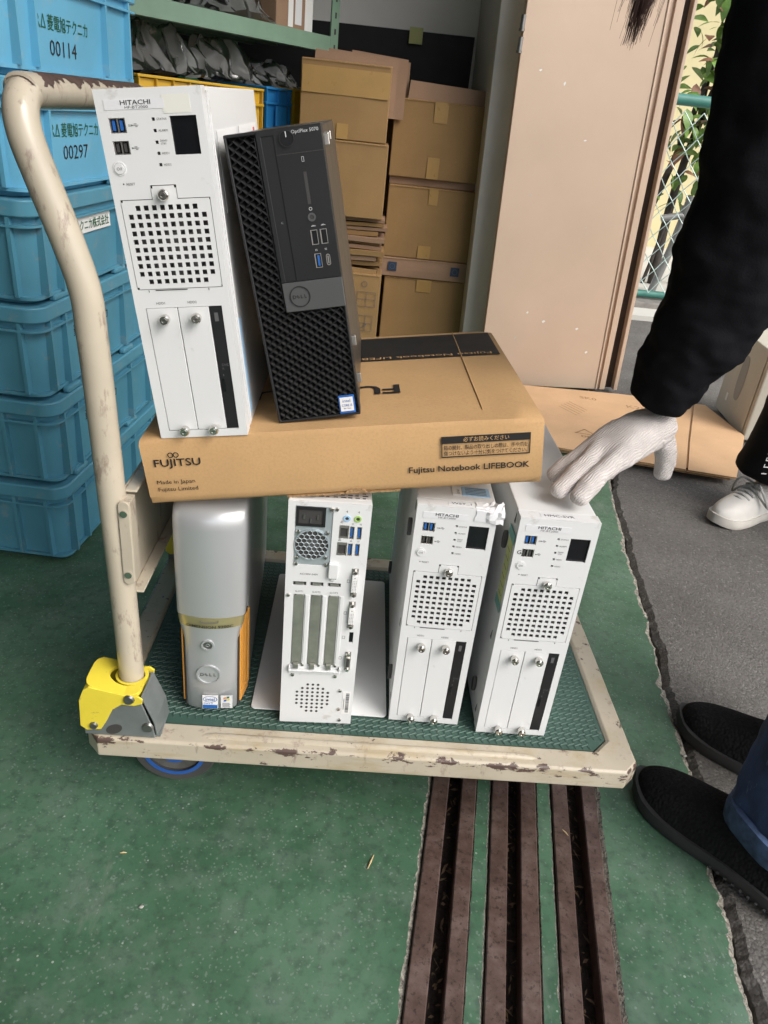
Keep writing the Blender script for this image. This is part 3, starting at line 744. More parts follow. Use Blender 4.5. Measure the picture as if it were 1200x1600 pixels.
# crates on the lower shelf
def bin_crate(name, label, mat, a0, a1, ztop, b0=.03, group=None):
    th = thing(name, label, 'crate', sp(a0, b0, .645)); w = a1-a0; h = ztop-.645
    th.matrix_world = Matrix(((SD.x, SN.x, 0, th.location.x), (SD.y, SN.y, 0, th.location.y), (0, 0, 1, .645), (0, 0, 0, 1)))
    if group: th['group'] = group
    g = G(); g.box(.01, w-.01, .01, .015, 0, h-.01); g.box(.01, w-.01, .33, .335, 0, h-.01); g.box(.01, .015, .016, .329, 0, h-.01); g.box(w-.015, w-.01, .016, .329, 0, h-.01); g.box(.016, w-.016, .016, .329, 0.002, .008)
    g.build('body', mat, th)
    for z in (h-.008, h-.055):
        g = G(); g.box(0, w, -.004, .0095, z, z+.008); g.box(-.0, .0095, .0096, .34, z, z+.008); g.box(w-.0095, w, .0096, .34, z, z+.008); g.build('rim', mat, th, bevel=.002)
    k = max(2, int(w/.062)); 
    for i in range(k+1):
        x = .004+(w-.012)*i/k; g = G(); g.box(x, x+.004, -.002, .0095, .0, h-.0085); g.build('rib', mat, th)
    return th
bin_crate('storage_crate', 'long yellow plastic crate on the shelf, behind the tall white tower', 'crateyel', -.845, -.31, .948, group='crates on the shelf')
cb = bin_crate('storage_crate', 'bright blue plastic crate between two yellow crates on the shelf', 'crateblue', -.30, -.165, .958, group='crates on the shelf')
g = G(); g.box(.045, .10, -.010, -.0045, .19, .255); g.build('catch', 'crateblue', cb, bevel=.004)
bin_crate('storage_crate', 'yellow plastic crate at the far end of the shelf beside the boxes', 'crateyel', -.155, -.03, .962, group='crates on the shelf')
# plastic bags heaped in the crates
def bag(name, label, a0, a1, z0, z1, b0, b1, seed, group):
    th = G(); nu, nv = 60, 26; vs = []; fs = []
    for i in range(nu+1):
        for j in range(nv+1):
            u = i/nu; w = j/nv
            a = a0+(a1-a0)*u; b = b0+(b1-b0)*w
            env = min(1, 3.2*min(u, 1-u)+.12)*min(1, 3.0*min(w, 1-w)+.15)
            k_ = (a1-a0)/.4
            r1 = 1-2.2*abs(nz(u*3.2*k_+seed, w*2.1, seed)); r2 = 1-2.2*abs(nz(u*7*k_+seed+w*3, w*4, seed*2)); r3 = nz(u*15*k_+seed, w*9, seed*3)
            z = z0+(z1-z0)*env*(.50+.36*r1+.16*r2+.04*r3)
            p = sp(a+.03*nz(u*9, w*9, seed+4), b+.03*nz(u*8, w*8, seed+7), max(z0-.01, z)); vs.append(p)
    for i in range(nu):
        for j in range(nv):
            k = i*(nv+1)+j; fs.append((k, k+1, k+nv+2, k+nv+1))
    th.add(vs, fs); return tag(th.build(name, 'film', recalc=False, smooth=75), label, 'bag', group)
bag('plastic_bag', 'crumpled clear plastic bag heaped over the near end of the yellow crate', -.86, -.50, .950, 1.10, .055, .33, 3, 'plastic bags under the shelf')
bag('plastic_bag', 'clear plastic bag with sharp folds at the middle of the shelf', -.62, -.22, .950, 1.085, .055, .30, 11, 'plastic bags under the shelf')
bag('plastic_bag', 'smaller clear plastic bag at the far end of the shelf', -.30, -.03, .950, 1.05, .055, .30, 19, 'plastic bags under the shelf')
g = G(); sbox(g, -.62, -.55, .08, .13, .93, .958); tag(g.build('green_cloth', 'ink_green', bevel=.015), 'small dark green cloth under the clear plastic bags', 'cloth')
# upper shelf load
def sthing(name, label, cat, a0, a1, b0, b1, z0, z1, mat):
    th = thing(name, label, cat, (0, 0, 0)); g = G(); sbox(g, a0, a1, b0, b1, z0, z1); g.build('carton', mat, th, bevel=.003); return th
t = sthing('cardboard_box', 'brown cardboard box with papers stuck on it, on the upper shelf', 'box', -.235, -.085, .05, .35, 1.145, 1.42, 'card_flap')
g = G(); sbox(g, -.175, -.150, .0485, .0495, 1.15, 1.40); g.build('paper_label', 'paper2', t)
g = G(); sbox(g, -.140, -.105, .0485, .0495, 1.16, 1.40); g.build('paper_label', 'paper', t)
g = G(); sbox(g, -.075, -.030, .06, .3, 1.145, 1.44); tag(g.build('white_carton', 'paper2', bevel=.004), 'narrow white carton at the end of the upper shelf', 'carton')
bag('plastic_bag', 'shiny clear plastic bag on the upper shelf left of the brown box', -.52, -.25, 1.14, 1.34, .03, .30, 29, 'plastic bags on the upper shelf')

# ================================================================== STACKED BOXES AT THE BACK
def carton(name, label, x0, x1, y0, d, z0, z1, mat='card_shaded', rz=0., tape_top=None, tape_bot=None, lid=True, group='brown cardboard boxes stacked at the back'):
    th = thing(name, label, 'box', (x0, y0, z0), rz, group); w, h = x1-x0, z1-z0
    g = G()
    # slightly bulged front
    nx, nzv = 6, 5; R = []
    for k in range(nzv+1):
        z = h*k/nzv; ring = []
        for i in range(nx+1):
            u = i/nx; ring.append((w*u, -.004*math.sin(PI*u)*math.sin(PI*k/nzv), z))
        ring += [(w, d, z), (0, d, z)]; R.append(ring)
    g.rings(R); g.build('carton', mat, th, bevel=.003)
    if lid:
        g = G(); g.box(.004, w-.004, -.0046, -.0028, h-.0042, h-.0030); g.build('lid_seam', 'flute', th)
    if tape_top is not None:
        a, b, dd = tape_top; g = G(); g.box(a, b, -.0052, -.0047, h-dd, h-.002); g.build('packing_tape', 'tape', th)
    if tape_bot is not None:
        a, b, dd = tape_bot; g = G(); g.box(a, b, -.0052, -.0047, .002, dd); g.build('packing_tape', 'tape', th)
    return th
def flap(th, x0, x1, y, z0, z1, dxy=0, mat='card_flap', lean=0):
    g = G(); g.rings([[(x0, y, z0), (x1, y, z0), (x1, y+.005, z0), (x0, y+.005, z0)], [(x0+dxy, y+lean, z1), (x1-dxy*.4, y+lean, z1-.01), (x1-dxy*.4, y+.005+lean, z1-.01), (x0+dxy, y+.005+lean, z1)]])
    g.build('flap', mat, th)
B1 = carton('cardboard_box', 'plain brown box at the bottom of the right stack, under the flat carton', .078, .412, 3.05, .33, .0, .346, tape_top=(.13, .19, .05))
F = carton('flat_carton', 'thin flat carton with two dark blue square emblems on its edge', .052, .404, 3.04, .34, .348, .421, mat='card_flap', group=None)
for x in (.035, .285):
    g = G(); g.box(x, x+.034, -.0055, -.005, .022, .056); g.build('emblem', 'darkblue', F)
    g = G(); g.ring((x+.017, .039), .009, .011, -.0062, -.0056, 18); g.build('emblem_ring', 'panelgrey', F)
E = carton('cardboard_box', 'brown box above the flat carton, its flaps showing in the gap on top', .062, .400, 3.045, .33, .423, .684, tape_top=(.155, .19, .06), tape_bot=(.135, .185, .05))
flap(E, .02, .32, .03, .262, .285)
Dx = carton('cardboard_box', 'topmost brown box of the right stack, open with a tall flap standing up', .057, .400, 3.05, .33, .712, .972, tape_top=(.145, .195, .07), tape_bot=(.14, .185, .075))
flap(Dx, .045, .325, .012, .258, .318, .004, lean=.01); flap(Dx, .30, .338, .05, .258, .285)
g = G(); g.box(.062, .395, 3.07, 3.35, .6855, .711); tag(g.build('flat_cardboard', 'card_flap'), 'flattened cardboard lying between the two upper boxes of the right stack', 'cardboard')
# left stack
Cc = carton('cardboard_box', 'brown box with printed tables on its face, at the bottom of the left stack', -.26, .062, 2.9, .33, .0, .372, mat='card_shaded')
g = G()
for (x0, z0, w, h) in ((.235, .25, .07, .055), (.245, .155, .055, .06)):
    for k in range(3): g.box(x0, x0+w, -.0056, -.0052, z0+h*k/2, z0+h*k/2+.0015)
    for k in range(3): g.box(x0+w*k/2, x0+w*k/2+.0015, -.0056, -.0052, z0, z0+h)
for k in range(4): g.box(.25+.008*k, .256+.008*k, -.0056, -.0052, .160+.006*k, .163+.007*k)
g.ring((.26, .335), .009, .011, -.0056, -.0052, 18)
g.build('printed_table', 'ink', Cc)
flap(Cc, .02, .30, .008, .372, .398, 0, 'card_shaded')
rn2 = random.Random(5); zz = .400; fl_n = 0
sf = []
while zz < .565:
    h = rn2.uniform(.012, .022); a = rn2.uniform(-.02, .015)
    g = G(); x0, x1, y0 = -.25+a, .055+rn2.uniform(-.02, .012), 2.905+rn2.uniform(-.01, .02)
    R = []
    for i in range(9):
        u = i/8; wv = .004*math.sin(u*7+fl_n)
        R.append([(x0+(x1-x0)*u, y0, zz+wv*.4), (x0+(x1-x0)*u, y0+.28, zz), (x0+(x1-x0)*u, y0+.28, zz+h-.003), (x0+(x1-x0)*u, y0-.003, zz+h-.003+wv*.4)])
    g.rings(R); o = g.build('flattened_box', 'card_flap' if fl_n % 2 else 'card_shaded'); sf.append(o)
    tag(o, 'flattened brown box', 'cardboard', 'flattened boxes piled in the left stack'); zz += h; fl_n += 1
zb = zz+.001
ordn = ['topmost', 'second from the top', 'third from the top', 'fourth from the top', 'fifth from the top', 'sixth from the top', 'seventh from the top', 'eighth from the top', 'ninth from the top', 'tenth from the top', 'eleventh from the top', 'twelfth from the top', 'thirteenth from the top']
for k, o in enumerate(reversed(sf)): o['label'] = 'flattened brown box, %s in the pile of the left stack' % ordn[k]
Bb = carton('cardboard_box', 'plain brown box in the middle of the left stack, above the flattened boxes', -.255, .045, 2.89, .33, zb, .818, tape_top=(.02, .07, .03))
Aa = carton('cardboard_box', 'tall brown box on top of the left stack, stuffed with flattened cardboard', -.272, .034, 2.895, .30, .820, 1.055, tape_bot=(.13, .17, .05))
g = G(); g.box(.004, .302, -.0058, -.0050, .135, .215); g.build('packing_tape', 'tape', Aa)
for k, (x0, x1, y, z) in enumerate(((-.24, -.03, 2.93, 1.085), (-.19, .02, 2.965, 1.08), (-.20, .055, 3.0, 1.095), (-.12, .09, 3.04, 1.10), (-.05, .10, 3.09, 1.095))):
    g = G(); g.rings([[(x0, y, .90), (x1, y-.01, .90), (x1, y-.004, .90), (x0, y+.006, .90)], [(x0+.01, y+.01, z), (x1, y, z-.012), (x1, y+.006, z-.012), (x0+.01, y+.016, z)]])
    tag(g.build('cardboard_sheet', 'card_flap'), ['front cardboard sheet standing in the tall box of the left stack', 'second cardboard sheet standing in the tall box of the left stack', 'third cardboard sheet standing in the tall box of the left stack', 'cardboard sheet standing just behind the tall box of the left stack', 'rearmost cardboard sheet standing behind the tall box of the left stack'][k], 'cardboard')
carton('cardboard_box', 'brown box just behind the left stack, showing as a darker strip beside it', -.20, .105, 3.21, .28, .0, 1.06, mat='card_shaded')
# cardboard piece leaning by the dark tower
# ================================================================== FLAT CARDBOARD ON THE GROUND
def slab_sheet(name, label, poly, z0, z1, group):
    th = thing(name, label, 'cardboard', (0, 0, 0), None, group)
    g = G(); g.prism(poly, z1-.0012, z1, 'z'); g.build('liner', 'card_flat', th)
    g = G(); ins = [(x*.998+.002*1.05, y) for x, y in poly]; g.prism(poly, z0+.0012, z1-.0013, 'z'); g.build('corrugated_core', 'flute', th)
    g = G(); g.prism(poly, z0, z0+.0011, 'z'); g.build('liner', 'card_flat', th)
    return th
polyA = [(.60, 2.20), (1.055, 2.095), (1.155, 2.34), (1.335, 2.77), (1.05, 2.80), (.62, 2.80)]
polyB = [(1.062, 2.093), (1.207, 2.066), (1.404, 2.445), (1.385, 2.76), (1.342, 2.765), (1.160, 2.335)]
polyC = [(.58, 2.215), (1.20, 2.085), (1.395, 2.44), (1.37, 2.74), (.60, 2.79)]
slab_sheet('flat_cardboard', 'large flattened cardboard sheet lying on the ground at the foot of the beige door', polyA, .020, .0265, 'flattened cardboard by the door')
slab_sheet('flat_cardboard', 'narrow cardboard flap on the right of the pile, next to the beige computer case', polyB, .020, .0262, 'flattened cardboard by the door')
slab_sheet('flat_cardboard', 'lower cardboard sheet of the pile at the door, seen by its brown front edge', polyC, .006, .0125, 'flattened cardboard by the door')
slab_sheet('flat_cardboard', 'middle cardboard sheet of the pile at the door, under the printed one', [(x+.004, y+.012) for x, y in polyC], .013, .0195, 'flattened cardboard by the door')
pa = [o for o in bpy.data.objects if o.name.startswith('flat_cardboard') and o.get('label', '').startswith('large')][0]
g = G()
def TA(u, v):
    return (.80+.95*u+.1*v, 2.30-.2*u+v*.9, .0270)
g.text('K2S9', .20, .42, h=.035, T=TA); g.text('SK0', .02, .45, h=.03, T=TA)
for k in range(5): g.add([TA(-.08+.012*k, .30+.02*k), TA(-.02+.012*k, .22+.02*k), TA(-.018+.012*k, .222+.02*k), TA(-.078+.012*k, .302+.02*k)], [(0, 1, 2, 3)])
# recycling triangle outline
for a, b in (((-.05, .02), (.03, .02)), ((.03, .02), (-.01, .075)), ((-.01, .075), (-.05, .02))):
    d = Vector((b[0]-a[0], b[1]-a[1])).normalized(); nn_ = Vector((-d.y, d.x))*.005
    g.add([TA(a[0], a[1]), TA(b[0], b[1]), TA(b[0]+nn_.x, b[1]+nn_.y), TA(a[0]+nn_.x, a[1]+nn_.y)], [(0, 1, 2, 3)])
g.text('DM', -.03, -.015, h=.02, T=TA, bold=.03)
g.build('lettering', 'flute', pa, recalc=False)

# beige computer case on the asphalt
bc = thing('computer_case', 'aged beige computer case standing on the asphalt behind the white sneaker', 'computer', (1.411, 2.464, -.008), math.atan2(2.781-2.464, 1.452-1.411)-PI/2)
# local: x to the right (away from viewer face), y along the visible side; visible side is x=0
g = G(); g.box(0, .17, .024, .37, .012, .335); g.build('case_body', 'beigecase', bc, bevel=.004)
g = G(); g.box(-.002, .172, 0, .0225, .010, .340); g.build('front_bezel', 'beigecase', bc, bevel=.008, seg=3)
g = G(); g.box(-.0025, -.0004, .026, .034, .012, .33); g.build('edge_strip', 'beigecase', bc)
g = G(); cy, cz = .19, .185
pts = [(cy+.035*math.copysign(abs(math.cos(a))**.7, math.cos(a)), cz+.085*math.copysign(abs(math.sin(a))**.8, math.sin(a))) for a in [2*PI*i/20 for i in range(20)]]
g.prism(pts, -.0012, -.0004, 'x'); g.build('finger_recess', 'greypatch', bc)
g = G(); g.box(-.001, -.0004, .265, .285, .07, .10); g.build('paper_label', 'paper2', bc)
for yy_ in (.05, .32):
    for xx in (.02, .13):
        g = G(); g.box(xx, xx+.02, yy_, yy_+.02, 0, .0115); g.build('foot', 'rubber', bc)

# ================================================================== PLATFORM TROLLEY
DZ = .18
ct = thing('platform_trolley', 'cream platform trolley with folding handle, worn paint and a green rubber mat', 'trolley', (0, 0, 0))
X0, X1, Y0, Y1 = -.311, .4205, .6915, 1.178
def octo(x0, x1, y0, y1, c, z): return [(x0+c, y0, z), (x1-c, y0, z), (x1, y0+c, z), (x1, y1-c, z), (x1-c, y1, z), (x0+c, y1, z), (x0, y1-c, z), (x0, y0+c, z)]
MX0, MX1, MY0, MY1, MC = -.275, .388, .7285, 1.142, .022
g = G()
g.rings([octo(X0+.004, X1-.004, Y0+.004, Y1-.004, .016, .146), octo(X0, X1, Y0, Y1, .018, .150), octo(X0, X1, Y0, Y1, .018, DZ-.003), octo(X0+.003, X1-.003, Y0+.003, Y1-.003, .018, DZ),
         octo(MX0-.004, MX1+.004, MY0-.004, MY1+.004, MC, DZ), octo(MX0, MX1, MY0, MY1, MC, DZ-.0045), octo(MX0, MX1, MY0, MY1, MC, DZ-.012)], 0)
deck = g.build('deck_frame', 'cart', ct, bevel=.0012)
for (a, b) in (((-.16, .7075), (.28, .7075)),):
    g = G(); g.tube([(a[0], a[1], DZ-.0045), (a[0]+.015, a[1], DZ-.0015), (b[0]-.015, b[1], DZ-.0015), (b[0], b[1], DZ-.0045)], .0055, 10); g.build('pressed_rib', 'cart', ct, smooth=60)
g = G(); g.prism([(p[0], p[1]) for p in octo(MX0+.001, MX1-.001, MY0+.001, MY1-.001, MC, 0)], DZ-.010, DZ-.004, 'z'); g.build('rubber_mat', 'mat', ct)
# raised tread bars of the mat (basket of short diagonal bars)
g = G(); pit = .0100; rows_ = 0
yv = MY0+.006; ri = 0
while yv < MY1-.006:
    xv = MX0+.006+(pit/2 if ri % 2 else 0)
    while xv < MX1-.006:
        if (xv > MX1-.022 and yv < MY0+.022) or (xv < -.14 and yv < .74): xv += pit; continue
        a = math.radians(24) if ri % 2 else math.radians(-64)
        L = .0058 if ri % 2 else .0040
        dx, dyv = math.cos(a), math.sin(a); wx, wy_ = -dyv*.0008, dx*.0008; zb_, zt_ = DZ-.0041, DZ-.0030
        b4 = [(xv-dx*L-wx*1.6, yv-dyv*L-wy_*1.6, zb_), (xv+dx*L-wx*1.6, yv+dyv*L-wy_*1.6, zb_), (xv+dx*L+wx*1.6, yv+dyv*L+wy_*1.6, zb_), (xv-dx*L+wx*1.6, yv-dyv*L+wy_*1.6, zb_)]
        t4 = [(xv-dx*L*.9-wx*.5, yv-dyv*L*.9-wy_*.5, zt_), (xv+dx*L*.9-wx*.5, yv+dyv*L*.9-wy_*.5, zt_), (xv+dx*L*.9+wx*.5, yv+dyv*L*.9+wy_*.5, zt_), (xv-dx*L*.9+wx*.5, yv-dyv*L*.9+wy_*.5, zt_)]
        g.add(b4+t4, [(4, 5, 6, 7), (0, 1, 5, 4), (1, 2, 6, 5), (2, 3, 7, 6), (3, 0, 4, 7)])
        xv += pit
    yv += pit*.5; ri += 1
g.build('mat_tread', 'mat', ct, kind='stuff', recalc=False)
# tube handle
def smooth_path(P, n=6):
    P = [Vector(p) for p in P]; out = []
    for i in range(len(P)-1):
        p0, p1, p2, p3 = P[max(i-1, 0)], P[i], P[i+1], P[min(i+2, len(P)-1)]
        for k in range(n):
            t = k/n; out.append(.5*((2*p1)+(-p0+p2)*t+(2*p0-5*p1+4*p2-p3)*t*t+(-p0+3*p1-3*p2+p3)*t**3))
    out.append(P[-1]); return out
front = [(-.256, .735, .195), (-.258, .735, .35), (-.264, .735, .587), (-.2675, .735, .69), (-.2705, .7352, .735), (-.283, .7358, .780), (-.299, .736, .828), (-.311, .7375, .865), (-.3155, .7445, .887), (-.317, .760, .8985), (-.3175, .785, .901)]
back = [(x, 1.87-y, z) for x, y, z in reversed(front)]
g = G(); g.tube(smooth_path(front+back, 7), .0155, 20)
hb = g.build('handle_tube', 'tube', ct, smooth=60)
# worn patch of bare metal along the top of the crossbar
g = G()
rw = random.Random(9); nA = 150; R = []
for i in range(nA+1):
    y = .750+(1.1-.750)*i/nA
    wd = .55+.35*nz(y*38, 2, 2)+.25*nz(y*110, 5, 2)+(0.35 if y < .775 else 0)
    lo = max(.22, min(1.25, .72-.9*nz(y*26, 2, 2)-.55*nz(y*75, 5, 2)-.3*nz(y*190, 5, 2)-(.25 if y < .79 else 0)))
    R.append([(-.3175+math.cos(a)*.0162, y, (.9010 if y > .785 else .9010-(.785-y)*.14)+math.sin(a)*.0162) for a in [lo+(2.3-lo)*k/8 for k in range(9)]])
g.rings(R, 0, cap=False, closed=False); g.build('bare_patch', mk('bare_brown_metal', (.075, .047, .04), .5, var=.25, vscale=60), ct, smooth=60, recalc=False)
# sheet panel between the tubes
g = G(); g.box(-.2535, -.2505, .742, 1.128, .375, .515); g.box(-.2505, -.236, .742, 1.128, .512, .515); g.box(-.2505, -.236, .742, 1.128, .375, .378); g.build('handle_panel', 'tube', ct, bevel=.002)
for y in (.7205, 1.1495):
    g = G(); zs = [.405+.01*math.sin(0)]; 
    pts = rrect(-.2515, -.2385, .402, .512, .0062, 4)
    s = -1 if y < 1 else 1
    g.prism(pts, y-.0015, y+.0015, 'y'); g.prism([(-.2505, .405), (-.2385, .405), (-.2385, .51), (-.2505, .51)], y+.0016 if s < 0 else y-.022, y+.022 if s < 0 else y-.0016, 'y')
    g.build('flange', 'tube', ct, bevel=.001)
    for z in (.416, .497):
        g = G(); g.cyl((-.245, y+s*.001, z), (-.245, y+s*.0035, z), .0042, 14); g.build('rivet', 'chrome', ct, smooth=40)
# hinge brackets front and rear
def bracket(yf, sgn):
    Y = lambda d: yf+sgn*d
    g = G()
    outer = [(-.309, .1805), (-.220, .1805), (-.222, .195), (-.2365, .244), (-.246, .252), (-.262, .236), (-.290, .205), (-.309, .196)]
    g.prism(outer, Y(0), Y(.0025)); g.prism(outer, Y(.050), Y(.0525))
    g.rings([[(-.309, Y(.0026), .1805), (-.214, Y(.0026), .1805), (-.214, Y(.0499), .1805), (-.309, Y(.0499), .1805)], [(-.309, Y(.0026), .183), (-.214, Y(.0026), .183), (-.214, Y(.0499), .183), (-.309, Y(.0499), .183)]])
    g.rings([[(-.2195, Y(.0026), .1805), (-.2168, Y(.0026), .1805), (-.2135, Y(.0470), .1805), (-.2165, Y(.0470), .1805)], [(-.2225, Y(.0026), .205), (-.2198, Y(.0026), .205), (-.2165, Y(.0470), .210), (-.2195, Y(.0470), .210)], [(-.2365, Y(.0026), .246), (-.2338, Y(.0026), .246), (-.2310, Y(.0470), .250), (-.2340, Y(.0470), .250)]])
    br = g.build('hinge_bracket', 'bracket', ct, bevel=.001)
    g = G(); 
    yo = [(-.3125, .197), (-.3105, .240), (-.304, .257), (-.297, .262), (-.250, .2515), (-.2375, .2515), (-.232, .247), (-.233, .240), (-.243, .236), (-.258, .237), (-.270, .228), (-.279, .208), (-.287, .193), (-.305, .1905)]
    g.prism(yo, Y(-.003), Y(-.0004)); g.prism(yo, Y(.0530), Y(.0555))
    top = [(-.3125, .197), (-.3105, .240), (-.304, .257), (-.297, .262), (-.280, .285)]
    R = [[(x, Y(-.0003), z), (x, Y(.0529), z), (x+.003, Y(.0529), z-.001), (x+.003, Y(-.0003), z-.001)] for x, z in top[:4]]
    g.rings(R)
    # top web with the opening for the tube
    ring_o = []; ring_i = []
    for k in range(32):
        a = 2*PI*k/32; c, s_ = math.cos(a), math.sin(a)
        ring_i.append((-.2562-.004+.0215*c, Y(.0335)+.0195*s_))
        ex = math.copysign(abs(c)**.45, c); ey = math.copysign(abs(s_)**.45, s_)
        ring_o.append((-.2705+.0335*ex, Y(.0265)+.0290*ey))
    zf = lambda x, d=0: .2525-.25*(x+.2562)*(1 if x < -.2562 else .1)-d
    g.rings([[(x, y, zf(x)) for x, y in ring_i], [(x, y, zf(x)) for x, y in ring_o], [(x, y, zf(x, .006)) for x, y in ring_o], [(x, y, zf(x, .006)) for x, y in ring_i], [(x, y, zf(x)) for x, y in ring_i]], cap=False)
    col_o = [(-.2562+.0205*math.cos(2*PI*k/28), Y(.0385)+.0205*math.sin(2*PI*k/28)) for k in range(28)]; col_i = [(-.2562+.0172*math.cos(2*PI*k/28), Y(.0385)+.0172*math.sin(2*PI*k/28)) for k in range(28)]
    g.rings([[(x, y, .2515) for x, y in col_i], [(x, y, .2515) for x, y in col_o], [(x, y, .215) for x, y in col_o], [(x, y, .215) for x, y in col_i], [(x, y, .2515) for x, y in col_i]], cap=False)
    g.build('yellow_lever', 'yellow', br, bevel=.0018, seg=3)
    for (x, z, r) in ((-.2485, .2465, .0072), (-.2955, .1995, .0055), (-.2285, .199, .0075)):
        g = G(); d0 = -.003 if z != .199 else 0
        g.cyl((x, Y(d0-.0002), z), (x, Y(d0-.003), z), r, 18, r2=r*.8); g.build('bolt', 'bolt', br, smooth=35)
    g = G(); pts = [(-.2715+.0095*math.cos(a)+.004*math.sin(a), .192+.0085*math.sin(a)) for a in [2*PI*i/20 for i in range(20)]]
    g.prism(pts, Y(-.0006), Y(-.0001)); g.build('slot', 'inner', br)
bracket(.697, 1); bracket(1.173, -1)
# casters
for (cx, cy, ang) in ((-.222, .800, .25), (.335, .90, .1), (-.222, 1.08, .25), (.335, 1.08, .1)):
    cr = G(); cr.box(cx-.045, cx+.045, cy-.035, cy+.035, .139, .1455)
    for s in (-1, 1): cr.prism([(cx-.03, .138), (cx+.03, .138), (cx+.018, .055), (cx-.012, .055)], cy+s*.020-.0015, cy+s*.020+.0015)
    pl_ = cr.build('caster_fork', 'bracket', ct)
    g = G(); R = []
    for rr, yy_ in ((.040, -.013), (.058, -.014), (.0625, -.009), (.0625, .009), (.058, .014), (.040, .013)):
        R.append([(cx+rr*math.cos(2*PI*k/40), cy+yy_, .0625+rr*math.sin(2*PI*k/40)) for k in range(40)])
    g.rings(R+[R[0]], cap=False); wh = g.build('tyre', 'rubber', pl_, smooth=30)
    g = G(); g.ring((cx, .0625), .040, .046, cy-.0155, cy-.0145, 36); g.ring((cx, .0625), .012, .020, cy-.0165, cy+.0165, 24); g.build('blue_ring', 'wheelblue', pl_, smooth=30)
    g = G(); g.cyl((cx, cy-.010, .0625), (cx, cy+.010, .0625), .040, 32); g.build('rim', 'fan', pl_, smooth=30)

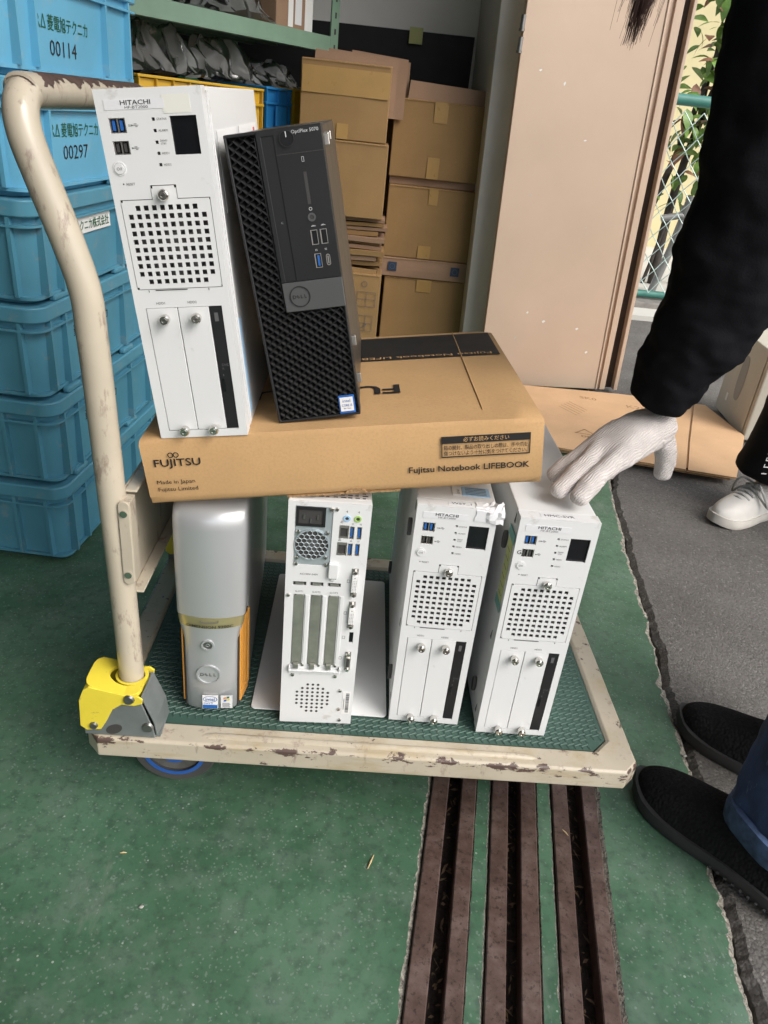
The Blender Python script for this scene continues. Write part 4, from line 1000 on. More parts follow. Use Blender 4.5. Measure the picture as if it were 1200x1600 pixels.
# ================================================================== WHITE WORKSTATION TOWERS
WW, WH, WD = .0960, .3390, .360
def cuts(*vals): return sorted(set(round(v, 5) for v in vals))
def make_workstation(label):
    th = thing('workstation_tower', label, 'computer', (0, 0, 0), None, 'white workstation towers')
    FP = .0015
    g = G(); g.box(.0006, WW-.0006, .0195, WD, .0, WH-.0006); g.build('case', 'white', th, bevel=.0012)
    # front panel with real openings
    hs_ = .0047; px = [.0136+.00776*i for i in range(10)]; pz = [.2390-.00765*i for i in range(10)]
    holes = [(.0095, .0243, .3034, .3157), (.0095, .0243, .2856, .2970), (.0645, .0887, .2838, .3158), (.0102, .0874, .0083, .1440),
             (.0058, .0912, .1625, .2468), (.0362, .0608, .2460, .2588)]+[(.0484, .0512, z-.0014, z+.0014) for z in (.3137, .3044, .2948, .2856, .2760)]+[(.0115, .0129, .2599, .2613)]
    cx = cuts(0, WW, *[v for h in holes for v in h[:2]]); cz = cuts(0, WH, *[v for h in holes for v in h[2:]])
    g = G(); g.plate(cx, cz, lambda x, z: not any(h[0] < x < h[1] and h[2] < z < h[3] for h in holes), 0, .0022)
    # wrap-around returns of the front panel
    g.box(0, .0018, .0023, .0185, 0, WH); g.box(WW-.0018, WW, .0023, .0185, 0, WH); g.box(.0019, WW-.0019, .0023, .0185, WH-.0018, WH); g.box(.0019, WW-.0019, .0023, .0185, 0, .0018)
    fp = g.build('front_panel', 'white2', th)
    g = G(); g.box(.003, WW-.003, .0085, .0165, .003, WH-.003); g.build('chassis', 'inner', th)
    # fan behind the vent
    g = G(); g.ring((.0485, .2035), .033, .0345, .0060, .0080, 32); g.cyl((.0485, .0050, .2035), (.0485, .0080, .2035), .012, 20)
    for k in range(7):
        a = 2*PI*k/7; c, s = math.cos(a), math.sin(a); c2, s2 = math.cos(a+.55), math.sin(a+.55)
        g.add([(.0485+.012*c, .0055, .2035+.012*s), (.0485+.032*c, .0055, .2035+.032*s), (.0485+.032*c2, .0075, .2035+.032*s2), (.0485+.012*c2, .0075, .2035+.012*s2)], [(0, 1, 2, 3)])
    g.build('cooling_fan', 'fan', th)
    # vent cover
    hcol = [(x-hs_/2, x+hs_/2) for x in px]; hrow = [(z-hs_/2, z+hs_/2) for z in pz]
    xs = cuts(.0065, .0068, .0083, .0905, .0900, .0369, .0385, .0601, .0585, *[v for h in hcol for v in h]); zs = cuts(.1632, .1650, .2445, .2461, .2560, .2581, *[v for h in hrow for v in h])
    def vsolid(x, z):
        if z > .2461: return .0369 < x < .0601 and not (z > .256 and (x < .0385 or x > .0585))
        if (x < .0083 or x > .0900) and (z > .2445 or z < .1650): return False
        if x > .0905: return False
        for i, (a, b) in enumerate(hcol):
            if a < x < b:
                for j, (c, d) in enumerate(hrow):
                    if c < z < d: return j in (0, 9) and i in (0, 9)
        return True
    g = G(); g.plate(xs, zs, vsolid, -.0004, .0014); vc = g.build('vent_cover', 'white2', th)
    def screw(x, z, par, L=.011):
        g = G(); n = 20
        for (r0, r1, y0, y1) in ((.0036, .0036, -.0003, -L*.35), (.0052, .0052, -L*.35, -L*.85), (.0052, .0042, -L*.85, -L)): g.cyl((x, y0, z), (x, y1, z), r0, n, r2=r1)
        g.ring((x, z), .0020, .0030, -L-.0006, -L+.0001, 16)
        g.box(x-.0018, x+.0018, -L-.0004, -L-.0001, z-.0004, z+.0004, 1)
        return g.build('thumb_screw', ['chrome', 'inner'], par, smooth=35)
    screw(.0487, .2505, vc, .008)
    for (a, b) in ((.0108, .0419), (.0427, .0738)):
        g = G(); g.box(a, b, .0002, .0060, .0089, .1436); dd = g.build('drive_door', 'white2', th, bevel=.0005)
        xm = a+.0185
        screw(xm, .1335, dd); screw(xm, .0105, dd)
    g = G(); g.box(.0744, .0871, .0008, .0060, .0090, .1436); od = g.build('optical_drive', 'black', th, bevel=.0004)
    g = G(); g.box(.0768, .0796, -.0002, .0007, .052, .066); g.build('eject_button', 'gloss', od, bevel=.0003)
    g = G(); g.text('DVD', .0790, .080, h=.0028, y=.0004); g.text('R', .0790, .076, h=.0024, y=.0004); g.box(.0785, .0795, .0003, .0005, .0690, .0712)
    g.box(.0785, .0825, .0002, .0004, .128, .137); g.build('drive_symbol', 'ink', od, recalc=False)
    g = G(); g.box(.0648, .0884, .0030, .0070, .2841, .3155); g.build('display_window', 'gloss', th)
    def usb(z0, z1, mat):
        g = G(); g.plate(cuts(.0097, .0107, .0163, .0176, .0231, .0241), [z0, z0+.0006, z1-.0006, z1], lambda x, z: not ((.0107 < x < .0163 or .0176 < x < .0231) and z0+.0006 < z < z1-.0006), .0008, .0080, 0)
        p_ = g.build('usb_port', 'usbshell', th)
        g = G()
        for a in (.0117, .0186): g.box(a, a+.0026, .0016, .0080, z0+.0018, z1-.0018)
        g.build('port_tongue', mat, p_)
    usb(.3036, .3155, 'usbblue'); usb(.2858, .2968, 'inner')
    g = G(); g.ring((.0113, .2740), .0050, .0062, -.0005, .0001, 28, 0); g.cyl((.0113, -.0012, .2740), (.0113, .0, .2740), .0047, 28); g.build('power_button', 'white2', th, smooth=30, bevel=.0002)
    g = G(); g.box(.0080, .0617, -.0004, -.00005, .3222, .3302); npl = g.build('name_plate', 'paper', th)
    g = G(); g.text('HITACHI', .0228, .3258, w=.0270, h=.0038, y=-.0006, bold=.012); g.text('HF-BT2000', .0262, .3228, w=.0208, h=.0022, y=-.0006, mi=1)
    g.build('lettering', ['ink_black', 'ink'], npl, recalc=False)
    g = G()
    for s_, z in (('STATUS', .3137), ('ALARM', .3044), ('HDD1', .2856), ('HDD2', .2760)): g.text(s_, .0530, z-.0009, h=.0018)
    g.text('DRIVE/', .0530, .2953, h=.0016); g.text('STBY', .0534, .2928, h=.0016)
    g.text('RESET', .0150, .2594, h=.0022); g.text('HDD1', .0222, .1475, h=.0024); g.text('HDD2', .0538, .1475, h=.0024)
    g.text('O/I', .0113, .2740, h=.0026, y=-.0014, center=True); g.text('SS', .0266, .3085, h=.0018)
    for z in (.3094, .2908):
        x = .0297 if z > .3 else .0268
        g.box(x, x+.0060, -.0003, -.0001, z-.0002, z+.0002); g.box(x-.0006, x+.0006, -.0003, -.0001, z-.0006, z+.0006); g.box(x+.002, x+.0045, -.0003, -.0001, z+.0009, z+.0013); g.box(x+.003, x+.005, -.0003, -.0001, z-.0013, z-.0009)
    g.build('printed_marks', 'ink', th, recalc=False)
    # tabs under the vent cover, slots
    g = G(); g.box(.0240, .0560, -.0006, -.0003, .1614, .1622); g.box(.0170, .0176, -.0006, -.0003, .1600, .1622); g.box(.0770, .0776, -.0006, -.0003, .1600, .1622); g.build('cover_slot', 'inner', th)
    # rubber feet on the left side, small triangular vents
    for y, z in ((.045, .283), (.052, .041), (.325, .283), (.325, .041)):
        g = G(); pts = [(y+.0065*math.cos(a), z+.0125*math.sin(a)) for a in [2*PI*i/20 for i in range(20)]]
        g.prism(pts, -.0045, .0005, 'x'); g.build('rubber_foot', 'rubber', th, smooth=40, bevel=.001)
    g = G()
    for z in (.325, .150, .022): g.prism([(.0215, z-.006), (.0275, z-.006), (.0225, z+.008)], .0000, .0005, 'x')
    g.build('side_notch', 'inner', th)
    return th
hmc = make_workstation('white workstation tower at the right end of the trolley, under the gloved hand')
hmc.matrix_world = Matrix.Translation((.2035, .7476, DZ)) @ Matrix.Rotation(.0091, 4, 'Z')
wst = copy_tree(hmc, (.0830, .7597, DZ), -.0135, 'white workstation tower with torn tape and a blue sticker on its top')
top = copy_tree(hmc, (0, 0, 0), None, 'white workstation tower standing tilted on the brown box, beside the black tower')
MT = Matrix(((.99107035, -.01778605, -.13214847), (.01567301, .99973242, -.01701297), (.1324157, .01478988, .99108392)))
top.matrix_world = Matrix.Translation((-.2070, .7464, DZ+.39995-.0)) @ MT.to_4x4() @ Matrix.Diagonal((.984, 1, .976, 1))
def top_label(th, s, x0, x1, y0, y1, tw):
    g = G(); g.box(x0, x1, y0, y1, WH+.0001, WH+.0004); lb = g.build('top_label', 'paper', th)
    g = G(); g.text(s, x0+(x1-x0-tw)/2, y0+.0016, w=tw, h=.0052, T=lambda u, v: (u, v, WH+.0006)); g.build('lettering', 'ink_black', lb, recalc=False)
top_label(hmc, 'HMC-SVR', .0250, .0700, .0050, .0140, .036)
top_label(wst, 'WST_1', .0370, .0680, .0050, .0140, .024)
# yellow note and green tape on the right hand tower's left side
g = G(); g.box(-.0009, -.0003, .010, .032, .205, .300); n_ = g.build('yellow_note', 'yelpaper', hmc)
for q_ in ((.004, .035, .298, .312), (.008, .036, .196, .210)):
    g = G(); g.box(-.0014, -.001, *q_); g.build('green_tape', 'greentape', n_)
g = G()
for k in range(6): g.box(-.0012, -.001, .013, .029, .218+.013*k, .2187+.013*k)
g.build('handwriting', 'ink', n_)
g = G(); g.text('G', .0040, .2895, h=.0055, y=-.0004); g.build('handwritten_mark', 'ink_black', hmc, recalc=False)
# white tower second from right: blue sticker, crumpled tape
g = G(); g.box(.0560, .0900, .0330, .0560, WH-.0004, WH+.0002); bl = g.build('blue_sticker', 'bluelabel', wst)
g = G(); g.box(.0440, .0555, .0330, .0560, WH-.0004, WH+.0001); g.build('white_sticker', 'paper2', wst)
g = G()
for k in range(5): g.box(.060, .086, .0365+.004*k, .0375+.004*k, WH+.0003, WH+.0005)
g.text('CD-R2', .050, .036, h=.003, T=lambda u, v: (.050+(v-.036), .036+(u-.050), WH+.0004), size=.004); g.build('lettering', 'ink', bl, recalc=False)
g = G(); R = []; rt = random.Random(4)
nu, nv = 9, 7; vs = []; fs = []
for i in range(nu):
    for j in range(nv):
        u = i/(nu-1); w = j/(nv-1)
        x = .070+.033*u; 
        if w < .55: y, z = -.0008-.003*rt.random()*(u > .4), WH-.016+.016*w/.55
        else: y, z = .016*(w-.55)/.45, WH+.001+.004*rt.random()*(u > .5)
        vs.append((x+rt.uniform(-.0012, .0012), y, z+rt.uniform(-.001, .001)*(u > .3)))
for i in range(nu-1):
    for j in range(nv-1): k = i*nv+j; fs.append((k, k+1, k+nv+1, k+nv))
g.add(vs, fs); g.build('torn_tape', 'paper', wst, recalc=False)
# tilted tower: yellowed patch, side labels
g = G(); g.box(.0600, .0850, -.0003, -.0001, .318, .333); g.build('old_label_mark', mk('yellowed_white', (.74, .74, .68), .45, var=.03), top)
for (a, b) in ((.052, .170), (.190, .331)):
    g = G(); g.box(WW, WW+.0004, a, b, .225, .301); g.build('side_label', 'paper2', top)
g = G(); g.box(WW+.0004, WW+.0007, .303, .316, .283, .296); g.build('red_mark', mk('red_print', (.6, .12, .1), .6), top)
g = G(); g.box(WW+.0001, WW+.0006, .036, .047, .012, .120); g.build('blue_stripe_label', 'bluelabel', top)
g = G(); g.box(WW-.0003, WW+.0010, .0205, .0245, .004, WH-.004); g.box(WW-.0003, WW+.0008, .030, .032, .004, WH-.004); g.build('seam_ridge', 'white2', top)

# ------------------------------------------------------------------ the tower with its back to us
bk = thing('workstation_tower', 'white tower turned to show its rear ports, fan and slots', 'computer', (-.0657, .7431, DZ), .0415, 'white workstation towers')
g = G(); g.box(0, WW, .0022, WD, 0, WH); g.build('case', 'white', bk, bevel=.0010)
bh = [(.0085, .0520, .2530, .3330), (.060, .0715, .2925, .3105), (.0588, .0708, .2690, .2875), (.0725, .0778, .2925, .3095), (.0812, .0865, .2925, .3095), (.0718, .0772, .2695, .2865), (.0805, .0858, .2695, .2865),
      (.0108, .0246, .1000, .2105), (.0317, .0459, .1000, .2105), (.0530, .0667, .1000, .2105), (.0832, .0885, .1392, .1560),
      (.0095, .0255, .2236, .2290), (.0302, .0462, .2236, .2290), (.0512, .0672, .2236, .2290)]
cx = cuts(0, WW, *[v for h in bh for v in h[:2]]); cz = cuts(0, WH, *[v for h in bh for v in h[2:]])
g = G(); g.plate(cx, cz, lambda x, z: not any(h[0] < x < h[1] and h[2] < z < h[3] for h in bh), -.0008, .0020); bp_ = g.build('back_panel', 'white2', bk)
g = G(); g.box(.0090, .0515, .0002, .0018, .2535, .3325); psu = g.build('power_supply', 'psu', bk)
g = G(); g.plate(cuts(.0095, .0125, .0405, .0435), cuts(.3065, .3095, .3285, .3318), lambda x, z: not (.0125 < x < .0405 and .3095 < z < .3285), -.0015, .0001, 0); g.box(.0125, .0405, -.0002, .0001, .3095, .3285, 1)
for x in (.0185, .0265, .0345): g.box(x-.0008, x+.0008, -.0013, -.0003, .316-.001*(abs(x-.0265) < .001)*5, .322-.001*(abs(x-.0265) < .001)*5, 2)
g.build('power_socket', ['black', 'inner', 'bolt'], psu)
fc = (.0292, .2815)
g = G(); g.cyl((fc[0], -.0004, fc[1]), (fc[0], .0001, fc[1]), .0200, 36, 1)
g.cyl((fc[0], -.0012, fc[1]), (fc[0], -.0004, fc[1]), .0095, 24, 2)
g.build('fan_opening', ['inner', 'inner', 'panelgrey'], psu)
g = G(); g.ring(fc, .0195, .0208, -.0018, -.0005, 36)
def hexring(cxh, czh, r):
    P = [(cxh+r*math.cos(PI/6+PI/3*k), czh+r*math.sin(PI/6+PI/3*k)) for k in range(6)]
    for k in range(6):
        a, b = P[k], P[(k+1) % 6]; g.cyl((a[0], -.0014, a[1]), (b[0], -.0014, b[1]), .00050, 5, cap=False)
for q in range(-5, 6):
    for r_ in range(-5, 6):
        hx = fc[0]+.0062*(q+r_/2); hz = fc[1]+.0062*.866*r_
        if math.hypot(hx-fc[0], hz-fc[1]) < .0185: hexring(hx, hz, .0036)
g.build('fan_guard', 'psu', psu)
def pscrew(x, z, par, r=.0028):
    g = G(); g.cyl((x, -.0009, z), (x, -.0026, z), r, 14, r2=r*.75); g.box(x-.0015, x+.0015, -.0028, -.00255, z-.0003, z+.0003, 1); g.box(x-.0003, x+.0003, -.0028, -.00255, z-.0015, z-.0004, 1); g.box(x-.0003, x+.0003, -.0028, -.00255, z+.0004, z+.0015, 1)
    return g.build('screw', ['chrome', 'inner'], par, smooth=35)
for x, z in ((.0125, .2985), (.0465, .2985), (.0125, .2630), (.0462, .2650), (.0500, .3305)): pscrew(x, z, psu)
for x, z in ((.0117, .2545), (.0475, .2545), (.0142, .0828), (.0697, .0828), (.0779, .0585), (.0781, .0259), (.0805, .0067), (.0043, .2086), (.0560, .3312), (.0590, .2370)): pscrew(x, z, bk)
g = G(); g.box(.0510, .0625, -.0060, -.0009, .2380, .2590); g.box(.0540, .0600, -.0030, -.0009, .2330, .2378); g.build('cable_clip', 'white2', bk, bevel=.0015)
for i, (x, mt) in enumerate(((.0680, 'bluelabel'), (.0807, mk('lime_jack', (.35, .55, .15), .4)))):
    g = G(); g.ring((x, .3201), .0022, .0042, -.0018, -.0007, 20, 0); g.cyl((x, -.0011, .3201), (x, -.0008, .3201), .0022, 14, 1); g.build('audio_jack', [mt, 'inner'], bk, smooth=30)
for (x0, x1, z0, z1) in ((.060, .0715, .2925, .3105), (.0588, .0708, .2690, .2875)):
    g = G(); g.plate(cuts(x0+.0002, x0+.0015, x1-.0015, x1-.0002), cuts(z0+.0002, z0+.0025, z1-.004, z1-.0002), lambda x, z: not (x0+.0015 < x < x1-.0015 and z0+.0025 < z < z1-.004), -.0004, .0018, 0); g.box(x0+.0015, x1-.0015, .0008, .0018, z0+.0025, z1-.004, 1)
    g.build('network_port', ['usbshell', 'inner'], bk)
for (x0, x1, z0, z1) in ((.0725, .0778, .2925, .3095), (.0812, .0865, .2925, .3095), (.0718, .0772, .2695, .2865), (.0805, .0858, .2695, .2865)):
    g = G(); g.plate(cuts(x0+.0002, x0+.0008, x1-.0008, x1-.0002), cuts(z0+.0002, z0+.0012, z1-.0012, z1-.0002), lambda x, z: not (x0+.0008 < x < x1-.0008 and z0+.0012 < z < z1-.0012), -.0005, .0018, 0); p_ = g.build('usb_port', 'usbshell', bk)
    g = G(); g.box(x0+.0012, x0+.0034, -.0003, .0018, z0+.0025, z1-.0025); g.build('port_tongue', 'usbblue', p_); g = G(); g.box(x0+.0036, x1-.0009, .0012, .0018, z0+.0014, z1-.0014); g.build('port_cavity', 'inner', p_)
for zc in (.2318, .1834):
    g = G(); g.box(.0795, .0875, -.0018, -.0009, zc-.0205, zc+.0205); g.box(.0800, .0870, -.0055, -.0019, zc-.0125, zc+.0125, 1); dv = g.build('display_port_dvi', ['usbshell', 'paper2'], bk, bevel=.0006)
    g = G()
    for i in range(3):
        for j in range(8): g.box(.0813+.0019*i, .0820+.0019*i, -.0058, -.00555, zc-.0115+.0022*j, zc-.0108+.0022*j)
    g.box(.0825, .0845, -.0058, -.00555, zc+.0085, zc+.0090); g.build('pin_hole', 'inner', dv)
    for z in (zc-.0165, zc+.0165):
        g = G(); g.cyl((.0835, -.0019, z), (.0835, -.0065, z), .0026, 6); g.cyl((.0835, -.0066, z), (.0835, -.0068, z), .0013, 10, 1); g.build('hex_post', ['chrome', 'inner'], dv, smooth=30)
g = G(); g.box(.0834, .0883, .0006, .0018, .1394, .1558); g.build('display_port', 'gloss', bk)
g = G(); zc = .1098; pts = [(.0810, zc-.0085), (.0870, zc-.0070), (.0870, zc+.0070), (.0810, zc+.0085)]
g.box(.0805, .0880, -.0016, -.0009, zc-.0150, zc+.0150); g.prism(pts, -.0055, -.0017, 'y'); g.prism([(.0822, zc-.007), (.0860, zc-.006), (.0860, zc+.006), (.0822, zc+.007)], -.0058, -.00555, 'y', 1)
sp_ = g.build('serial_port', ['usbshell', 'inner'], bk, bevel=.0004)
for z in (zc-.0125, zc+.0125):
    g = G(); g.cyl((.0842, -.0017, z), (.0842, -.0060, z), .0024, 6); g.build('hex_post', 'chrome', sp_, smooth=30)
for i, x0 in enumerate((.0113, .0322, .0535)):
    w_ = .0130; g = G(); pts = [(x0, .1005), (x0+w_, .1005), (x0+w_, .2075), (x0+w_-.0025, .2100), (x0+.0025, .2100), (x0, .2075)]
    g.prism(pts, -.0003, .0015, 'y'); g.build('slot_cover', 'galv', bk, bevel=.0008)
    g = G(); g.box(x0+.0145, x0+.0190, -.0016, -.0009, .1005, .2100); g.build('slot_divider', 'white2', bk, bevel=.0004)
    g = G(); g.box(x0-.0013, x0+.0137, .0004, .0016, .2238, .2288); g.box(x0+.001, x0+.0115, -.0012, -.0001, .2250, .2276, 1); g.build('spring_tab', ['inner', 'galv'], bk)
    g = G(); g.box(x0+.003, x0+.0095, -.0055, -.0010, .0965, .1040); g.build('slot_tongue', 'galv', bk, bevel=.0004)
    pscrew(x0+.0147, .1005, bk, .0024)
g = G(); g.box(.0085, .0755, -.0060, -.0009, .0925, .0942); g.box(.0085, .0105, -.0060, -.0009, .0943, .1000); g.box(.0735, .0755, -.0060, -.0009, .0943, .1000); g.box(.0085, .0755, -.0022, -.0009, .0860, .0924); g.build('slot_bracket', 'white2', bk, bevel=.0010)
g = G()
rowsn = (3, 5, 7, 7, 7, 7, 5, 3)
for j, nrow in enumerate(rowsn):
    z = .0670-.0066*j
    for i in range(nrow):
        x = .0417+.0068*(i-(nrow-1)/2); g.cyl((x, -.0011, z), (x, -.0009, z), .0018, 12)
g.build('vent_hole', 'inner', bk)
g = G(); g.box(.0822, .0925, -.0012, -.0009, .0180, .0575); bcode = g.build('barcode_label', 'paper2', bk)
g = G(); rb_ = random.Random(2); z = .021
while z < .055:
    h = rb_.choice((.0005, .0008, .0012)); g.box(.0865, .0910, -.0015, -.0013, z, z+h); z += h+rb_.choice((.0005, .0009))
for k in range(9): g.box(.0838, .0847, -.0015, -.0013, .026+.0022*k, .0274+.0022*k)
g.build('barcode', 'ink', bcode, recalc=False)
g = G(); g.text('AC100V-240V', .0170, .2390, h=.0026, y=-.0010)
for i, x in enumerate((.0125, .0333, .0545)): g.text('SLOT%d' % (i+1), x, .2135, h=.0025, y=-.0010)
for x, z in ((.0762, .2330), (.0758, .1855), (.0762, .1475), (.0742, .1140)):
    g.plate([x-.0018, x-.0014, x+.0014, x+.0018], [z-.0022, z-.0018, z+.0018, z+.0022], lambda a, b, x=x, z=z: not (abs(a-x) < .0014 and abs(b-z) < .0018), -.0010, -.0009)
for x, z in ((.0665, .3275), (.0802, .3275)): g.text('4', x, z, h=.003, y=-.0010)
for x, z in ((.0742, .312), (.0835, .312), (.0738, .289), (.0825, .289)): g.text('SS', x, z, h=.002, y=-.0010)
for x, z in ((.0610, .3135), (.0600, .2895)): g.text('品', x, z, h=.003, y=-.0010)
g.build('printed_marks', 'ink', bk, recalc=False)
g = G(); g.box(.0300, .0940, .010, .060, WH, WH+.0003); tl = g.build('spec_label', 'paper2', bk)
g = G()
for k in range(7):
    for r_ in range(4): g.box(.034+.0085*k, .034+.0085*k+rb_.uniform(.003, .007), .0125+.006*r_, .0150+.006*r_, WH+.0004, WH+.0005)
g.text('HITACHI', .052, .014, h=.004, T=lambda u, v: (.075-(u-.052), .030-(v-.014), WH+.0006)); g.build('lettering', 'ink', tl, recalc=False)

# flat white cover lying under / behind
g = G(); g.prism(rrect(-.108, .080, .764, 1.100, .006), DZ-.0022, DZ-.0002, 'z'); pn_ = g.build('steel_cover', 'white', bevel=.0006)
tag(pn_, 'flat white steel cover lying on the green mat under the middle towers', 'cover')

# ================================================================== SILVER TOWER
sv_ = thing('silver_tower', 'silver rounded desktop tower with orange side vents at the trolley’s left end', 'computer', (-.1994, .7455, DZ), .0616)
SW, SH = .0830, .3165
g = G(); g.box(-.0015, SW+.0015, .050, .420, 0, SH); g.build('case', 'silver2', sv_, bevel=.004, seg=3)
def bez(z, xl, xr, bulge, yback, ysh):
    pts = [(xl, yback, z), (xl, ysh+.006, z), (xl+.0012, ysh+.002, z)]
    n = 12
    for i in range(n+1):
        u = i/n; x = xl+.003+(xr-xl-.006)*u; pts.append((x, ysh-bulge*math.sin(PI*u)**.8, z))
    pts += [(xr-.0012, ysh+.002, z), (xr, ysh+.006, z), (xr, yback, z)]
    return pts
R = []
for z, xl, xr, bu, ys in ((.160, -.0015, SW+.0010, .009, .0085), (.22, -.0022, SW+.0016, .010, .0085), (.285, -.0026, SW+.0020, .010, .0085), (.298, -.0025, SW+.0020, .0105, .0100), (.306, -.0022, SW+.0016, .010, .0150), (.3125, -.001, SW+.0008, .009, .0240), (.3162, .001, SW-.001, .006, .0360), (.3170, .003, SW-.003, .003, .045)):
    R.append(bez(z, xl, xr, bu, .0492, ys))
g = G(); g.rings(R); g.build('upper_door', 'silver', sv_, smooth=50)
R = []
for z, xl, xr, bu, ys in ((.003, .0080, SW-.0095, .005, .0110), (.008, .0065, SW-.0080, .0075, .0085), (.06, .0065, SW-.0080, .0085, .0080), (.118, .0060, SW-.0075, .0085, .0080), (.132, .0042, SW-.0055, .0085, .0080), (.1435, .0010, SW-.0020, .009, .0080)):
    R.append(bez(z, xl, xr, bu, .030, ys))
g = G(); g.rings(R); g.build('lower_bezel', 'silver', sv_, smooth=50)
R = []
for z, xl, xr in ((.1436, .0006, SW-.0016), (.152, -.0004, SW-.0002), (.1598, -.0010, SW+.0006)): R.append(bez(z, xl, xr, .0095, .045, .0085))
g = G(); g.rings(R); gp = g.build('gold_band', 'gold', sv_, smooth=50)
g = G()
def TB(u, v):
    uu = max(0, min(1, (u+.0015-.003)/(SW-.006))); return (u, .0085-.0095*math.sin(PI*uu)**.8-.0016, v)
g.text('DIMENSION 9200C', .0120, .1452, w=.058, h=.0042, T=TB, bold=.02); g.build('lettering', 'ink_black', gp, recalc=False)
g = G(); g.tube([TB(.030, .157), TB(.030, .1545), TB(.035, .1540), TB(.045, .1540), TB(.0515, .1545), TB(.0515, .157)], .0006, 6); g.build('latch_line', 'ink', gp)
# orange vents each side
for sx in (1, -1):
    xa = SW-.0078 if sx > 0 else .0063; xb = SW+.0012 if sx > 0 else -.0012
    g = G(); g.rings([[(xa, .010, z), (xb, .049, z), (xb-sx*.004, .049, z), (xa-sx*.003, .018, z)] for z in (.004, .145)]); g.build('vent_back', 'inner', sv_)
    ov = G()
    def P(t, z, o=0): return (xa+(xb-xa)*t+sx*(.0008+o), .011+(.0485-.011)*t, z)
    def quadbox(gg, t0, t1, z0, z1, o0, o1, mi=0):
        gg.rings([[P(t0, z0, o0), P(t1, z0, o0), P(t1, z0, o1), P(t0, z0, o1)], [P(t0, z1, o0), P(t1, z1, o0), P(t1, z1, o1), P(t0, z1, o1)]], mi)
    quadbox(ov, .06, .16, .012, .140, .0, .0022); quadbox(ov, .84, .96, .020, .146, .0, .0022); quadbox(ov, .1601, .8399, .012, .026, .0, .0022); quadbox(ov, .1601, .8399, .134, .143, .0, .0022)
    of_ = ov.build('orange_vent', 'orange', sv_, bevel=.0008)
    for k in range(2):
        g = G(); t = .31+.25*k; quadbox(g, t, t+.15, .0265, .1335, 0.0001, .0018); g.build('fin', 'orange', of_)
g = G(); yb = -.0006
g.ring((.0381, .1175), .0060, .0082, yb-.0015, yb+.002, 30, 0); g.cyl((.0381, yb-.0005, .1175), (.0381, yb+.0015, .1175), .0060, 24, 1); g.ring((.0381, .1175), .0018, .0024, yb-.0009, yb-.0005, 16, 0)
g.build('power_button', ['silver', 'bolt'], sv_, smooth=35)
g = G(); g.ring((.0384, .0688), .0135, .0155, yb-.0014, yb+.002, 36); g.cyl((.0384, yb-.0002, .0688), (.0384, yb+.002, .0688), .0135, 30); lg = g.build('logo_badge', 'silver', sv_, smooth=35)
def dell_logo(g, cx_, cz_, w, y, bold=.02):
    lw = w/4.4
    for i, (ch, ang) in enumerate((('D', 0), ('E', .62), ('L', 0), ('L', 0))):
        g.text(ch, cx_-w/2+lw*(.5+i*1.12), cz_, h=lw*1.05 if i != 1 else lw*.95, y=y, center=True, angle=ang, bold=bold)
g = G(); dell_logo(g, .0384, .0688, .0215, yb-.0006); g.build('lettering', 'bolt', lg, recalc=False)
g = G(); g.box(.0297, .0500, -.0010, -.0002, .0100, .0325); si = g.build('processor_sticker', 'paper2', sv_)
g = G(); g.box(.0302, .0495, -.0013, -.0011, .0105, .0165); g.build('blue_field', 'usbblue', si)
g = G(); R_ = []
for rx, rz in ((.0095, .0052), (.0086, .0044)): R_.append([(.0398+rx*math.cos(2*PI*k/28), -.0012, .0262+rz*math.sin(2*PI*k/28)) for k in range(28)])
g.rings(R_, 0, cap=False); g.text('intel', .0398, .0262, h=.0052, w=.012, y=-.0013, center=True, bold=.015); g.text('Core 2', .0312, .0178, h=.0030, y=-.0013, bold=.01); g.build('lettering', 'usbblue', si, recalc=False)
g = G(); g.box(.0535, .0695, -.0006, .0004, .0110, .0330); sw_ = g.build('system_sticker', 'silver', sv_)
g = G(); g.box(.0539, .0691, -.0009, -.0007, .0114, .0326, 0)
for (dx, dz, mi) in ((.0570, .0265, 1), (.0612, .0280, 2), (.0575, .0225, 3), (.0617, .0240, 4)):
    g.add([(dx, -.0011, dz), (dx+.0036, -.0011, dz+.0008), (dx+.0042, -.0011, dz+.0042), (dx+.0006, -.0011, dz+.0034)], [(0, 1, 2, 3)], mi)
for k in range(4): g.box(.0560, .0560+.0105-.001*(k % 2), -.0011, -.0010, .0130+.0021*k, .0139+.0021*k, 5)
g.build('emblem', ['paper', 'orangebox', 'ink_green', 'usbblue', 'yellow', 'ink'], sw_, recalc=False)
g = G()
for x in (.012, SW-.022):
    for y in (.02, .38): g.box(x, x+.012, y, y+.02, 0.0002-.0032, .0028)
g.build('foot', 'rubber', sv_)
sv_.location.z += 0.0

# ================================================================== BROWN NOTEBOOK BOX
def rot_abc(a, b, c):
    return Matrix.Rotation(a, 3, 'Z') @ Matrix.Rotation(c, 3, 'X') @ Matrix.Rotation(b, 3, 'Y')
MBX = rot_abc(.02921, -.14237, .0003); OB = Vector((-.22102, .74478, .4975))
BL, BD, BH = .4461, .3653, .0795
nb = thing('notebook_box', 'brown cardboard notebook computer box lying tilted across the towers', 'box', OB, MBX)
g = G(); nx = 24; R = []
def warp(x, y, z):   # soft dents of used card
    return (x, y+(.0012*nz(x*14, z*20, 1) if y < .01 else 0), z+(.0008*nz(x*5, y*5, 4) if z > BH-.01 else 0))
for i in range(nx+1):
    x = BL*i/nx; e = .0025 if i in (0, nx) else 0
    prof = [(0.0+e, .004+e), (0, .010), (0, BH-.006), (.003+e, BH-e)]+[(BD*k/8, BH-e) for k in range(1, 8)]+[(BD-.003-e, BH-e), (BD, BH-.006), (BD, .006), (BD-.004, 0), (.004, 0)]
    R.append([warp(x, y, z) for y, z in prof])
